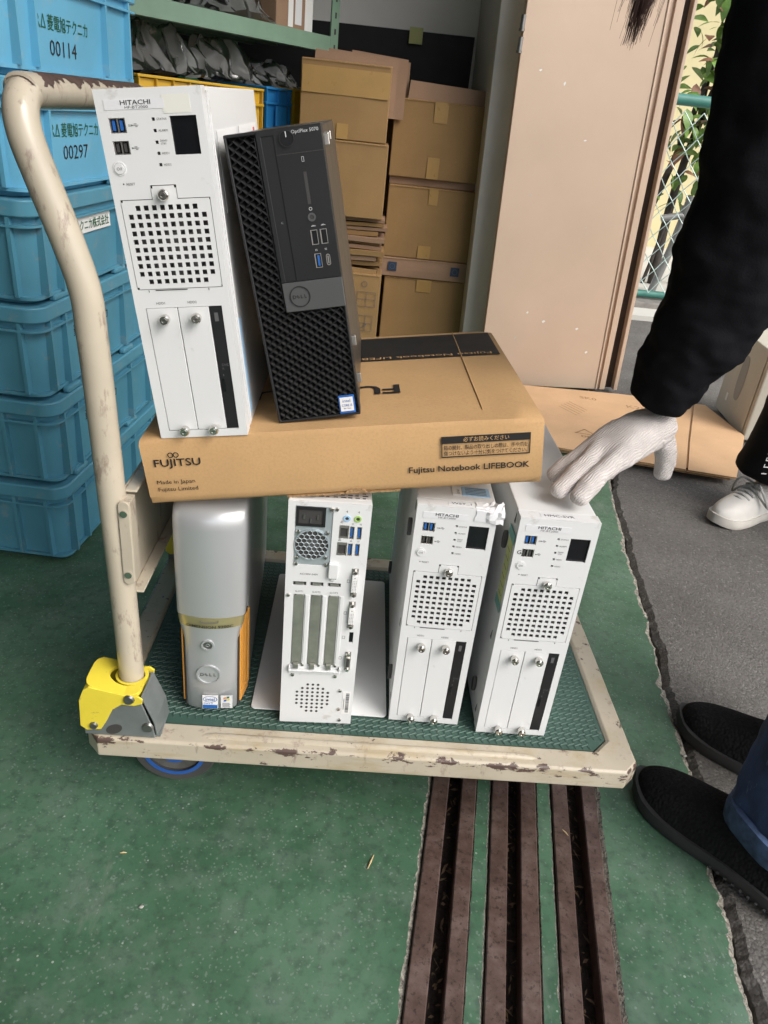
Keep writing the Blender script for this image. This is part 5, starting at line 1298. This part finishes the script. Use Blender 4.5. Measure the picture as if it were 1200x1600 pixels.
g.rings(R); g.build('carton', 'card', nb, smooth=50)
g = G(); g.box(BL, BL+.0004, .006, BD-.004, .004, BH-.004); g.build('corrugated_end', 'flute', nb)
def TT(u, v): return (u, v, BH+.0007+.0008*nz(u*5, v*5, 4))
g = G(); nxx = 20; bx0, bx1, by0, by1 = .02, .4385, .2385, .3500
vs = []; fs = []
for i in range(nxx+1):
    for j in range(9): vs.append(TT(bx0+(bx1-bx0)*i/nxx, by0+(by1-by0)*j/8))
for i in range(nxx):
    for j in range(8): k = i*9+j; fs.append((k, k+9, k+10, k+1))
g.add(vs, fs); bnd = g.build('black_band', 'ink_black', nb, recalc=False)
def TF(u, v): q = TT(u, v); return (q[0], q[1], q[2]+.0005)
g = G(); g.text('Fujitsu Notebook LIFEBOOK', 0, 0, h=.0125, w=.225, T=lambda u, v: TF(.4280-u, .2560-v+.0), bold=.006); g.build('lettering', 'card', bnd, recalc=False)
g = G(); g.text('FUJITSU', 0, 0, h=.0425, w=.178, T=lambda u, v: TF(.2930-u, .1450-v), bold=.022); g.build('lettering', 'ink_black', nb, recalc=False)
g = G(); yv = -.0016
g.text('FUJITSU', .0128, .0440, h=.0118, w=.0515, y=yv, bold=.012)
for cxx in (.0325, .0385): g.ring((cxx, .0603), .0022, .0032, yv-.0002, yv, 20)
g.text('Made in Japan', .0118, .0240, h=.0062, w=.0425, y=yv); g.text('Fujitsu Limited', .0118, .0150, h=.0062, w=.0445, y=yv)
g.build('lettering', 'ink_black', nb, recalc=False); g = G()
g.text('Fujitsu Notebook LIFEBOOK', .2950, .0195, h=.0098, w=.1365, y=yv, bold=.016)
g.text('箱の開封、製品の取り出しの際は、手や爪を', .3345, .0475, h=.0058, w=.0935, y=yv, bold=.006); g.text('傷つけないよう十分に気をつけてください。', .3345, .0408, h=.0058, w=.0935, y=yv, bold=.006)
x0, x1, z0, z1 = .3318, .4312, .0387, .0640
g.build('lettering', 'ink_black', nb, recalc=False); g = G()
g.box(x0, x1, yv-.0001, yv+.0004, .0555, z1); g.box(x0, x0+.0011, yv-.0001, yv+.0004, z0, .0554); g.box(x1-.0011, x1, yv-.0001, yv+.0004, z0, .0554); g.box(x0+.0012, x1-.0012, yv-.0001, yv+.0004, z0, z0+.0011)
g.build('notice_frame', 'ink_black', nb, recalc=False)
g = G(); g.text('必ずお読みください', .3560, .0572, h=.0058, w=.0510, y=yv-.0004, bold=.006); g.build('lettering', 'card', nb, recalc=False)
g = G(); g.box(.002, BL-.002, -.0002, BD-.002, BH-.0085, BH-.0078)
# lid seam: a thin shadow gap along the front
bpy.data.objects.remove(g.build('tmp', 'flute')) if False else None
g = G(); pts = [(.2335+.012*math.cos(a), .0005+.006*abs(math.sin(a))) for a in [PI*i/10 for i in range(11)]]
g.prism(pts, -.0008, .003, 'y'); g.build('thumb_notch', 'flute', nb)
g = G(); g.box(.155, .285, -.0004, .004, -.0006, .0012); g.build('ragged_edge', 'flute', nb)
g = G(); cv = []
for i in range(13): cv.append(TT(.3862-.0036*i/12, .3640-.33*i/12))
g.tube(cv, [.0005+.0005*math.sin(PI*i/12) for i in range(13)], 6); g.build('crease', 'card', nb, smooth=60)

# ================================================================== BLACK SMALL TOWER
MDL = MBX @ rot_abc(-.01415, -.06839, .0033)
OD = Vector((-.08273+.0, .77449, .41780+DZ))
dl = thing('black_tower', 'black small form factor tower leaning on the brown box against the white tower', 'computer', OD, MDL)
DW, DH, DD = .0926, .290, .292
g = G(); g.box(.0008, DW-.0008, .024, DD, .0015, DH-.001); g.build('case', 'dgrey', dl, bevel=.0015)
GX, PZ0, PZ1 = .0312, .1214, .1508
g = G()       # bezel frame
g.plate(cuts(0, .0028, .0300, DW-.0022, DW), cuts(0, .0030, .1205, DH-.003, DH), lambda x, z: not ((.0028 < x < .0300 and .0030 < z < DH-.003) or (.0028 < x < DW-.0022 and .0030 < z < .1205)), 0, .0235)
g.build('bezel', 'black', dl, bevel=.0012)
g = G(); g.box(.0026, DW-.002, .012, .020, .0028, DH-.0028); g.build('bezel_back', 'inner', dl)
# faceted lattice grille (L-shaped)
g = G(); cw, ch_ = .0104, .0084
j = 0; z = .003
while z < DH:
    x = .0028-cw+(cw/2 if j % 2 else 0)
    while x < DW:
        def ok(xx, zz): return (.0026 < xx < .0302 and .0030 < zz < DH-.003) or (.0026 < xx < DW-.0020 and .0030 < zz < .1206)
        cxg, czg = x+cw/2, z
        if ok(cxg, czg):
            cl = lambda p: (max(.0028, min(p[0], DW-.0022 if p[2] < .1206 else .0300)), p[1], max(.003, min(p[2], (DH-.003) if p[0] < .0302 else .1206)))
            L_, R2, T_, B_ = cl((x, .0012, z)), cl((x+cw, .0012, z-.0018)), cl((cxg, .0012, z+ch_/2)), cl((cxg, .0012, z-ch_/2)); ctr = cl((cxg, .0090, z+ch_*.30))
            g.add([L_, R2, T_, B_, ctr], [(0, 4, 2), (2, 4, 1), (1, 4, 3), (3, 4, 0)])
            for p_, q_ in ((L_, T_), (T_, R2), (R2, B_), (B_, L_)):
                a = Vector(p_); b = Vector(q_)
                if (b-a).length > .0008: g.cyl(a, b, .00042, 3, cap=False)
        x += cw
    z += ch_/2; j += 1
g.build('lattice_grille', 'blackmesh', dl, kind='stuff', recalc=False)
g = G(); g.plate(cuts(.0305, .0350, .0462, DW), cuts(PZ1+.0002, .1522, .2845, DH), lambda x, z: not (.0350 < x < .0462 and .1522 < z < .2845), -.0008, .0110); g.build('port_panel', 'black', dl, bevel=.0008)
g = G(); g.box(.0353, .0458, .0010, .0100, .1525, .2842); ob = g.build('optical_drive', 'black', dl, bevel=.0005)
g = G(); g.box(.0405, .0440, .0003, .0009, .2150, .2285); g.build('eject_button', 'gloss', ob)
g = G(); g.box(.0466, .0924, -.0012, -.0009, .2676, .2682); g.build('panel_seam', 'inner', dl)
g = G(); g.cyl((.0588, -.0020, .2809), (.0588, -.0008, .2809), .0068, 30, 0, r2=.0070); g.ring((.0588, .2809), .0064, .0072, -.0026, -.0008, 30, 1); g.box(.0583, .0591, -.0028, -.0021, .2822, .2870, 2); g.build('power_button', ['gloss', 'black', 'ink_pale'], dl, smooth=35)
g = G(); g.box(.0696, .0728, -.0011, -.0009, .2222, .2512); g.build('card_slot', 'inner', dl)
g = G(); g.ring((.0714, .2103), .0022, .0040, -.0016, -.0007, 22); g.cyl((.0714, -.0010, .2103), (.0714, -.0009, .2103), .0022, 14, 1); g.build('audio_jack', ['panelgrey', 'inner'], dl, smooth=30)
for (xc, z0, z1, mt) in ((.0712, .1845, .1985, 'inner'), (.0806, .1845, .1985, 'inner'), (.0716, .1622, .1760, 'usbblue')):
    g = G(); w = .0034; g.plate(cuts(xc-w, xc-w+.0011, xc+w-.0005, xc+w), cuts(z0, z0+.0006, z1-.0006, z1), lambda x, z: not (xc-w+.0011 < x < xc+w-.0005 and z0+.0006 < z < z1-.0006), -.0013, -.0009); p_ = g.build('usb_port', 'usbshell', dl)
    g = G(); g.box(xc-w+.0011, xc+w-.0005, -.0010, -.00085, z0+.0006, z1-.0006, 0); g.box(xc-.0006, xc+.0016, -.0014, -.0012, z0+.0018, z1-.0018, 1 if mt != 'inner' else 0); g.build('port_tongue', ['gloss', mt], p_)
g = G(); o_ = rrect(.0796, .0838, .1635, .1745, .0020, 4); i_ = rrect(.0803, .0831, .1643, .1737, .0013, 4)
g.rings([[(x, -.0012, z) for x, z in o_], [(x, -.0012, z) for x, z in i_]], 0, cap=False); g.prism(rrect(.0811, .0823, .1652, .1728, .0005, 3), -.0013, -.0011, 'y'); g.build('usb_c_port', 'usbshell', dl, recalc=False)
g = G(); g.box(.0308, DW, -.0016, .0100, PZ0, PZ1); gpn = g.build('grey_panel', 'panelgrey', dl, bevel=.0005)
g = G(); g.ring((.0474, .1362), .0097, .0106, -.0024, -.0017, 40); dell_logo(g, .0474, .1362, .0150, -.0020, .015); g.build('logo', 'ink_black', gpn, recalc=False)
g = G(); g.text('OptiPlex 5070', .0640, .2835, w=.0256, h=.0040, y=-.0010); 
g.box(.0700, .0722, -.0011, -.0009, .2600, .2603); g.box(.0700, .0703, -.0011, -.0009, .2604, .2640); g.box(.0719, .0722, -.0011, -.0009, .2604, .2640); g.box(.0700, .0722, -.0011, -.0009, .2641, .2644)
g.ring((.0714, .2180), .0012, .0016, -.0011, -.0009, 14); g.text('SS', .0700, .1785, h=.0018, y=-.0010); g.text('SS', .0795, .1785, h=.0018, y=-.0010)
for x in (.0695, .0790): g.box(x, x+.0045, -.0011, -.0009, .2018, .2022); g.box(x+.001, x+.003, -.0011, -.0009, .2025, .2028)
g.box(.0405, .0425, .0000, .0003, .2070, .2092)
g.build('printed_marks', 'ink_pale', dl, recalc=False)
g = G(); g.box(.0700, .0878, -.0004, .0030, .0032, .0240); st2 = g.build('processor_sticker', 'usbblue', dl, bevel=.0006)
g = G(); g.box(.0716, .0862, -.0007, -.0005, .0060, .0222); g.build('white_field', 'paper2', st2)
g = G(); g.text('intel', .0789, .0182, w=.0085, h=.0036, y=-.0009, center=True); g.text('CORE i5', .0789, .0128, w=.0115, h=.0028, y=-.0009, center=True, bold=.01); g.text('8th Gen', .0789, .0093, w=.0080, h=.0016, y=-.0009, center=True); g.build('lettering', 'usbblue', st2, recalc=False)
for z in (.2700, .0700, .0270):
    g = G(); g.box(DW-.0008, DW+.0045, .0290, .0330, z, z+.011); g.box(DW-.0008, DW+.006, .0420, .0445, z+.004, z+.012) if z > .2 else None; g.build('steel_latch', 'usbshell', dl, bevel=.0008)

# ================================================================== PEOPLE
# person in the black sweatshirt, reaching down to the right-hand tower
pA = thing('person', 'person in black sweatshirt and jeans, gloved hand resting on the right-hand tower', 'person', (.70, .80, 0))
off_ = Vector((.70, .80, 0))
def L(*p): return tuple(Vector(p)-off_)
head = (.36, 1.02, 1.30)
bpts = [L(.74, .86, .86), L(.64, .93, 1.0), L(.54, 1.0, 1.16), L(.46, 1.01, 1.22), L(.40, 1.02, 1.27), L(.37, 1.02, 1.33), L(.36, 1.015, 1.40),
        L(.41, .865, 1.14), L(.402, .855, .85), L(.383, .868, .62),
        L(.63, 1.14, 1.15), L(.84, 1.12, .92), L(.86, 1.0, .74),
        L(.69, .78, .82), L(.655, .73, .46), L(.645, .675, .09), L(.56, .78, .03),
        L(.80, .96, .82), L(.80, .95, .46), L(.80, .86, .09), L(.70, .96, .03)]
bed = [(0, 1), (1, 2), (2, 3), (3, 4), (4, 5), (5, 6), (2, 7), (7, 8), (8, 9), (2, 10), (10, 11), (11, 12), (0, 13), (13, 14), (14, 15), (15, 16), (0, 17), (17, 18), (18, 19), (19, 20)]
brad = [.11, .10, .11, .05, .065, .088, .06, .05, .036, .026, .05, .036, .026, .075, .05, .028, .018, .075, .05, .028, .018]
skin('body', bpts, bed, brad, 'skin', pA)
# sweatshirt: torso plus the visible sleeve, loose and bunched
spts = [L(.735, .865, .80), L(.64, .93, 1.02), L(.54, 1.0, 1.16), L(.47, 1.01, 1.20),
        L(.415, .875, 1.13), L(.405, .862, 1.06), L(.401, .858, .99), L(.408, .858, .91), L(.414, .858, .85), L(.413, .858, .79), L(.405, .858, .745), L(.392, .860, .705), L(.381, .864, .668), L(.3765, .866, .645), L(.3745, .867, .628),
        L(.64, 1.14, 1.14), L(.84, 1.12, .92), L(.86, 1.02, .78)]
sed = [(0, 1), (1, 2), (2, 3), (2, 4)]+[(i, i+1) for i in range(4, 14)]+[(2, 15), (15, 16), (16, 17)]
srad = [.165, .15, .14, .06, .078, .074, .070, .068, .070, .070, .066, .056, .048, .042, .041, .075, .06, .045]
skin('sweatshirt', spts, sed, srad, 'sleeve', pA, sub=4, disp=.022, dscale=.05)
# jeans
g = G()
for leg, sd_ in (([(.646, .682, .112, .076), (.650, .690, .17, .078), (.658, .705, .26, .076), (.668, .735, .46, .080), (.695, .785, .70, .098), (.72, .84, .88, .125)], 3),
            ([(.828, .880, .118, .070), (.826, .890, .20, .070), (.815, .915, .30, .072), (.805, .945, .48, .080), (.785, .94, .70, .098), (.74, .885, .88, .12)], 8)):
    R = []
    for i in range(len(leg)-1):
        for k in range(14):
            t = k/14; x, y, z, r = [leg[i][q]+(leg[i+1][q]-leg[i][q])*t for q in range(4)]
            R.append([L(x+rr_*math.cos(a), y+rr_*math.sin(a), z) for a in [2*PI*j/40 for j in range(40)] for rr_ in [r*(1+.10*nz(math.cos(a)*1.6+sd_, math.sin(a)*1.6, z*16)+.05*nz(math.cos(a)*3, math.sin(a)*3+sd_, z*45))]])
    g.rings(R, cap=False)
jn = g.build('jeans', 'jeans', pA, smooth=80)
for (x, y, z, r) in ((.646, .682, .088, .074),):
    g = G(); R = []
    for k, (dz, dr) in enumerate(((.040, .0), (.037, .007), (.020, .009), (.003, .007), (0, .004), (.001, -.004))):
        R.append([L(x+(r+dr+.0025*math.sin(5*a))*math.cos(a), y+(r+dr+.002*math.sin(7*a))*math.sin(a), z+dz+.004*math.sin(2*a+1)) for a in [2*PI*i/36 for i in range(36)]])
    g.rings(R, cap=False); g.build('hem', 'hem', jn, smooth=60)
# hair hanging from the leaning head
g = G(); rh = random.Random(12)
for k in range(430):
    sx = rh.gauss(0, .5); clump = round(sx*2.2)/2.2; dz_ = abs(rh.gauss(0, .034))+.02*abs(sx)
    top_p = Vector((.330+.034*sx, .955+.03*rh.uniform(-1, 1), 1.36-.05*abs(sx)))
    end = Vector((.2685+.0095*clump+rh.gauss(0, .003)+.06*dz_+(.0 if rh.random() > .06 else rh.uniform(-.02, .02)), .955+.015*rh.uniform(-1, 1), 1.000+dz_))
    mid_ = (top_p+end)/2+Vector((-.022+rh.uniform(-.006, .006), -.03, .0))
    ph, am = rh.uniform(0, 6), rh.uniform(.0005, .0022)
    path = []
    for i in range(12):
        t = i/11; path.append(tuple(((1-t)**2*top_p+2*t*(1-t)*mid_+t*t*end+Vector((am*math.sin(9*t+ph), 0, 0))*t)-off_))
    g.tube(path, [.00075*(1-.75*i/11) for i in range(12)], 3)
hr = g.build('hanging_hair', 'hair', pA, smooth=60, kind='stuff')
g = G(); R = []
for i in range(9):
    t = i/8; z = 1.27+.17*t; r = .098*math.sin(PI*(.12+.80*t))+.012
    R.append([L(.362+r*math.cos(a)+.01, 1.03+r*1.08*math.sin(a), z) for a in [2*PI*k/20 for k in range(20)]])
g.rings(R); g.build('hair', 'hair', pA, smooth=70)
# glove
gp_ = [L(.3800, .8680, .612), L(.3560, .8520, .598), L(.3270, .8350, .581),
       L(.3050, .8060, .5600), L(.2860, .7860, .5480), L(.2685, .7700, .5320),    # index
       L(.2960, .8200, .5660), L(.2700, .8020, .5490), L(.2460, .7850, .5330),    # middle
       L(.2970, .8400, .5690), L(.2730, .8350, .5540), L(.2490, .8290, .5325),    # ring
       L(.3080, .8600, .5700), L(.2930, .8640, .5530), L(.2740, .8640, .5335),    # little
       L(.3960, .8700, .590), L(.4060, .8660, .560), L(.4065, .8620, .530),       # thumb
       L(.3755, .8670, .632)]
ge = [(0, 1), (1, 2), (2, 3), (3, 4), (4, 5), (2, 6), (6, 7), (7, 8), (2, 9), (9, 10), (10, 11), (2, 12), (12, 13), (13, 14), (0, 15), (15, 16), (16, 17), (0, 18)]
gr = [.0335, .034, .0325, .0195, .0142, .0108, .0185, .0132, .0108, .0170, .0122, .0098, .0160, .0115, .0092, .0165, .0142, .0115, .0345]
skin('glove', gp_, ge, gr, 'glove', pA, sub=3, disp=.0045, dscale=.018)
# shoes: lofted upper over a separate sole
def shoe(parent, toe, heel, Ln, wid, org, mats, hgt=.085, name='shoe', sneaker=False, zoff=0.0):
    toe = Vector((*toe, 0)); heel = Vector((*heel, 0)); fx = (toe-heel).normalized(); fy = Vector((-fx.y, fx.x, 0))
    def W_(t, s, z): p = heel+fx*(t*Ln)+fy*s; return tuple(Vector((p.x, p.y, z+zoff))-org)
    secs = [(0.0, .55, .75), (.03, .72, .92), (.12, .80, 1.0), (.28, .78, 1.02), (.42, .80, .95), (.55, .92, .80), (.68, 1.0, .66), (.80, .97, .56), (.90, .80, .46), (.97, .48, .34), (1.0, .2, .24)]
    sh_t = .022 if not sneaker else .026
    R = []
    for t, w, h in secs:
        ring = []; hw = wid/2*w; H = hgt*h
        for k in range(20):
            a = 2*PI*k/20; c, s = math.cos(a), math.sin(a)
            e = .75 if s > 0 else .5
            zc = sh_t*.8+ (H*max(0, s)**.8 if s > 0 else .004*s)
            ring.append(W_(t, hw*math.copysign(abs(c)**e, c)*(1-.12*max(0, s)), zc))
        R.append(ring)
    g = G(); g.rings(R); up = g.build(name, mats[0], parent, smooth=70)
    sub = up.modifiers.new('sub', 'SUBSURF'); sub.levels = 1; sub.render_levels = 2
    R2 = []; outl = []
    N = 44
    def half(t):
        for (t0, w0, _), (t1, w1, _) in zip(secs, secs[1:]):
            if t0 <= t <= t1: return wid/2*(w0+(w1-w0)*(t-t0)/(t1-t0))
        return wid/2*.2
    ts = [-.02+1.045*i/(N//2) for i in range(N//2+1)]
    def hw2(t): return (half(max(0, min(1, t)))*1.0+.005)*(0.35 if (t <= -.015 or t >= 1.02) else 1)
    left = [(t, hw2(t)) for t in ts]; right = [(t, -hw2(t)) for t in reversed(ts)]
    for z, k in ((0.0, .95), (.004, 1.0), (sh_t*.6, 1.01), (sh_t, .98)):
        R2.append([W_(t, s*k, z+(.012*max(0, (t-.82)/.2)**2 if t > .82 else 0)) for t, s in left+right])
    g = G(); g.rings(R2); so = g.build('sole', mats[1], up, smooth=45)
    return up, W_, so
s1, W1, so1 = shoe(pA, (.507, .838), (.680, .622), .277, .098, off_, ('shoe', 'sole'), .088)
s2, W2, so2 = shoe(pA, (.640, 1.004), (.828, .812), .268, .094, off_, ('shoe', 'sole'), .085, zoff=-.008)
# tread notches along the near sole edge
for W__, so in ((W1, s1),):
    for k in range(9):
        g = G(); t = .10+.042*k; p = Vector(W__(t, .047, .006)); q = Vector(W__(t+.012, .047, .006))
        g.tube([tuple(p), tuple(q)], .0022, 6); g.build('tread_lug', 'sole', s1)
# ribbed ankle cuff
for W__, so in ((W1, s1), (W2, s2)):
    g = G(); R = []
    for z, r in ((.070, .050), (.10, .049), (.150, .048), (.19, .047)):
        c = Vector(W__(.20, 0, z)); R.append([tuple(c+Vector(((r+.0012*math.cos(30*a))*math.cos(a), (r+.0012*math.cos(30*a))*math.sin(a), 0))) for a in [2*PI*k/120 for k in range(120)]])
    g.rings(R); g.build('ankle_cuff', 'shoe', so, smooth=60)

# second person: white sneaker and black track pants behind
oB_ = Vector((1.25, 1.80, 0))
pB = thing('person', 'person further back in black track pants with white letters and white sneaker', 'person', oB_)
def LB(*p): return tuple(Vector(p)-oB_)
bB = [LB(1.36, 1.84, .90), LB(1.37, 1.85, 1.08), LB(1.38, 1.86, 1.32), LB(1.37, 1.86, 1.44), LB(1.36, 1.86, 1.52), LB(1.35, 1.86, 1.62), LB(1.34, 1.97, .86), LB(1.27, 1.96, .48), LB(1.225, 1.905, .10), LB(1.12, 1.85, .03), LB(1.38, 1.72, .86), LB(1.42, 1.68, .48), LB(1.44, 1.66, .10), LB(1.33, 1.62, .03), LB(1.38, 2.03, 1.36), LB(1.46, 2.08, 1.10), LB(1.44, 2.06, .86), LB(1.40, 1.68, 1.36), LB(1.48, 1.62, 1.10), LB(1.46, 1.60, .86)]
eB = [(0, 1), (1, 2), (2, 3), (3, 4), (4, 5), (0, 6), (6, 7), (7, 8), (8, 9), (0, 10), (10, 11), (11, 12), (12, 13), (2, 14), (14, 15), (15, 16), (2, 17), (17, 18), (18, 19)]
rB = [.12, .11, .12, .05, .085, .075, .08, .05, .034, .025, .08, .05, .034, .025, .055, .04, .028, .055, .04, .028]
skin('body', bB, eB, rB, 'skin', pB)
skin('shirt', [bB[0], bB[1], bB[2], bB[14], bB[15], bB[17], bB[18]], [(0, 1), (1, 2), (2, 3), (3, 4), (2, 5), (5, 6)], [.14, .13, .135, .07, .055, .07, .055], 'sleeve', pB, sub=2)
tp = skin('track_pants', [LB(1.36, 1.84, .92), LB(1.335, 1.96, .78), LB(1.262, 1.955, .48), LB(1.225, 1.905, .26), LB(1.205, 1.892, .13), LB(1.20, 1.89, .095), LB(1.39, 1.72, .78), LB(1.43, 1.68, .48), LB(1.45, 1.66, .12)],
     [(0, 1), (1, 2), (2, 3), (3, 4), (4, 5), (0, 6), (6, 7), (7, 8)], [.14, .11, .098, .10, .112, .112, .11, .10, .11], 'trackpants', pB, sub=3, disp=.012, dscale=.05)
s3, W3, so3 = shoe(pB, (1.028, 1.795), (1.265, 1.925), .270, .098, oB_, ('sneaker', 'sneakersole'), .092, name='sneaker', sneaker=True, zoff=-.008)
for k in range(5):
    t = .50+.055*k; z = .026*.8+.092*(.87-.42*(t-.5)/.27*.95)+.004
    g = G(); g.tube([W3(t, -.026, z-.008), W3(t+.012, 0, z+.004), W3(t, .026, z-.008)], .0035, 6); g.build('lace', 'lace', s3, smooth=60)
g = G()
for sg in (-1, 1):
    pth = [W3(.50, 0, .106)]+[W3(.50+.10*math.sin(PI*u), sg*(.01+.05*u), .108-.05*u*u+.02*math.sin(PI*u)) for u in (.2, .45, .7, 1.0)]+[W3(.56, sg*.03, .088), W3(.51, 0, .106)]
    g.tube(smooth_path(pth, 4), .0034, 6)
g.build('lace_bow', 'lace', s3, smooth=60)
# letters down the seam
g = G()
for k, chs in enumerate('ILLIM SI SS'):
    if chs == ' ': continue
    z = .155+.0195*k
    c = Vector((1.118-.006*(k/10), 1.805, z))
    g.text(chs, 0, 0, h=.016, T=lambda u, v, c=c: tuple(c+Vector((v*.9, -.0, u))-oB_), bold=.01)
g.build('lettering', 'paper2', tp, recalc=False)

# ================================================================== SMALL LITTER ON THE FLOOR
def twig(label, x, y, a, Ln, r):
    g = G(); d = Vector((math.cos(a), math.sin(a), 0)); p = Vector((x, y, r)); 
    g.tube([tuple(p-d*Ln/2), tuple(p+Vector((0, 0, .001))), tuple(p+d*Ln/2)], [r*.5, r, r*.3], 6)
    return tag(g.build('dry_twig', 'twig', smooth=60), label, 'twig')
twig('dry straw twig on the green floor left of the rails', .075, .668, 1.2, .024, .0015)
twig('short pale twig on the green floor at far left', -.262, .66, .1, .009, .0012)
twig('dry twig lying on the right-hand brown rail', .366, .735, -1.0, .016, .0012)
def pebble(label, x, y, r):
    g = G(); R = []
    for i in range(5):
        t = -1+2*i/4; rr = r*math.sqrt(max(.05, 1-t*t)); R.append([(x+rr*math.cos(a)*(1+.2*math.sin(2*a)), y+rr*.8*math.sin(a), r*.55+r*.5*t) for a in [2*PI*k/10 for k in range(10)]])
    g.rings(R); return tag(g.build('pebble', 'stone', smooth=50), label, 'stone')
pebble('small grey pebble on the green floor at lower left', -.217, .585, .0032)
pebble('white chip of concrete in the crack beside the black shoe', .612, .905, .004)
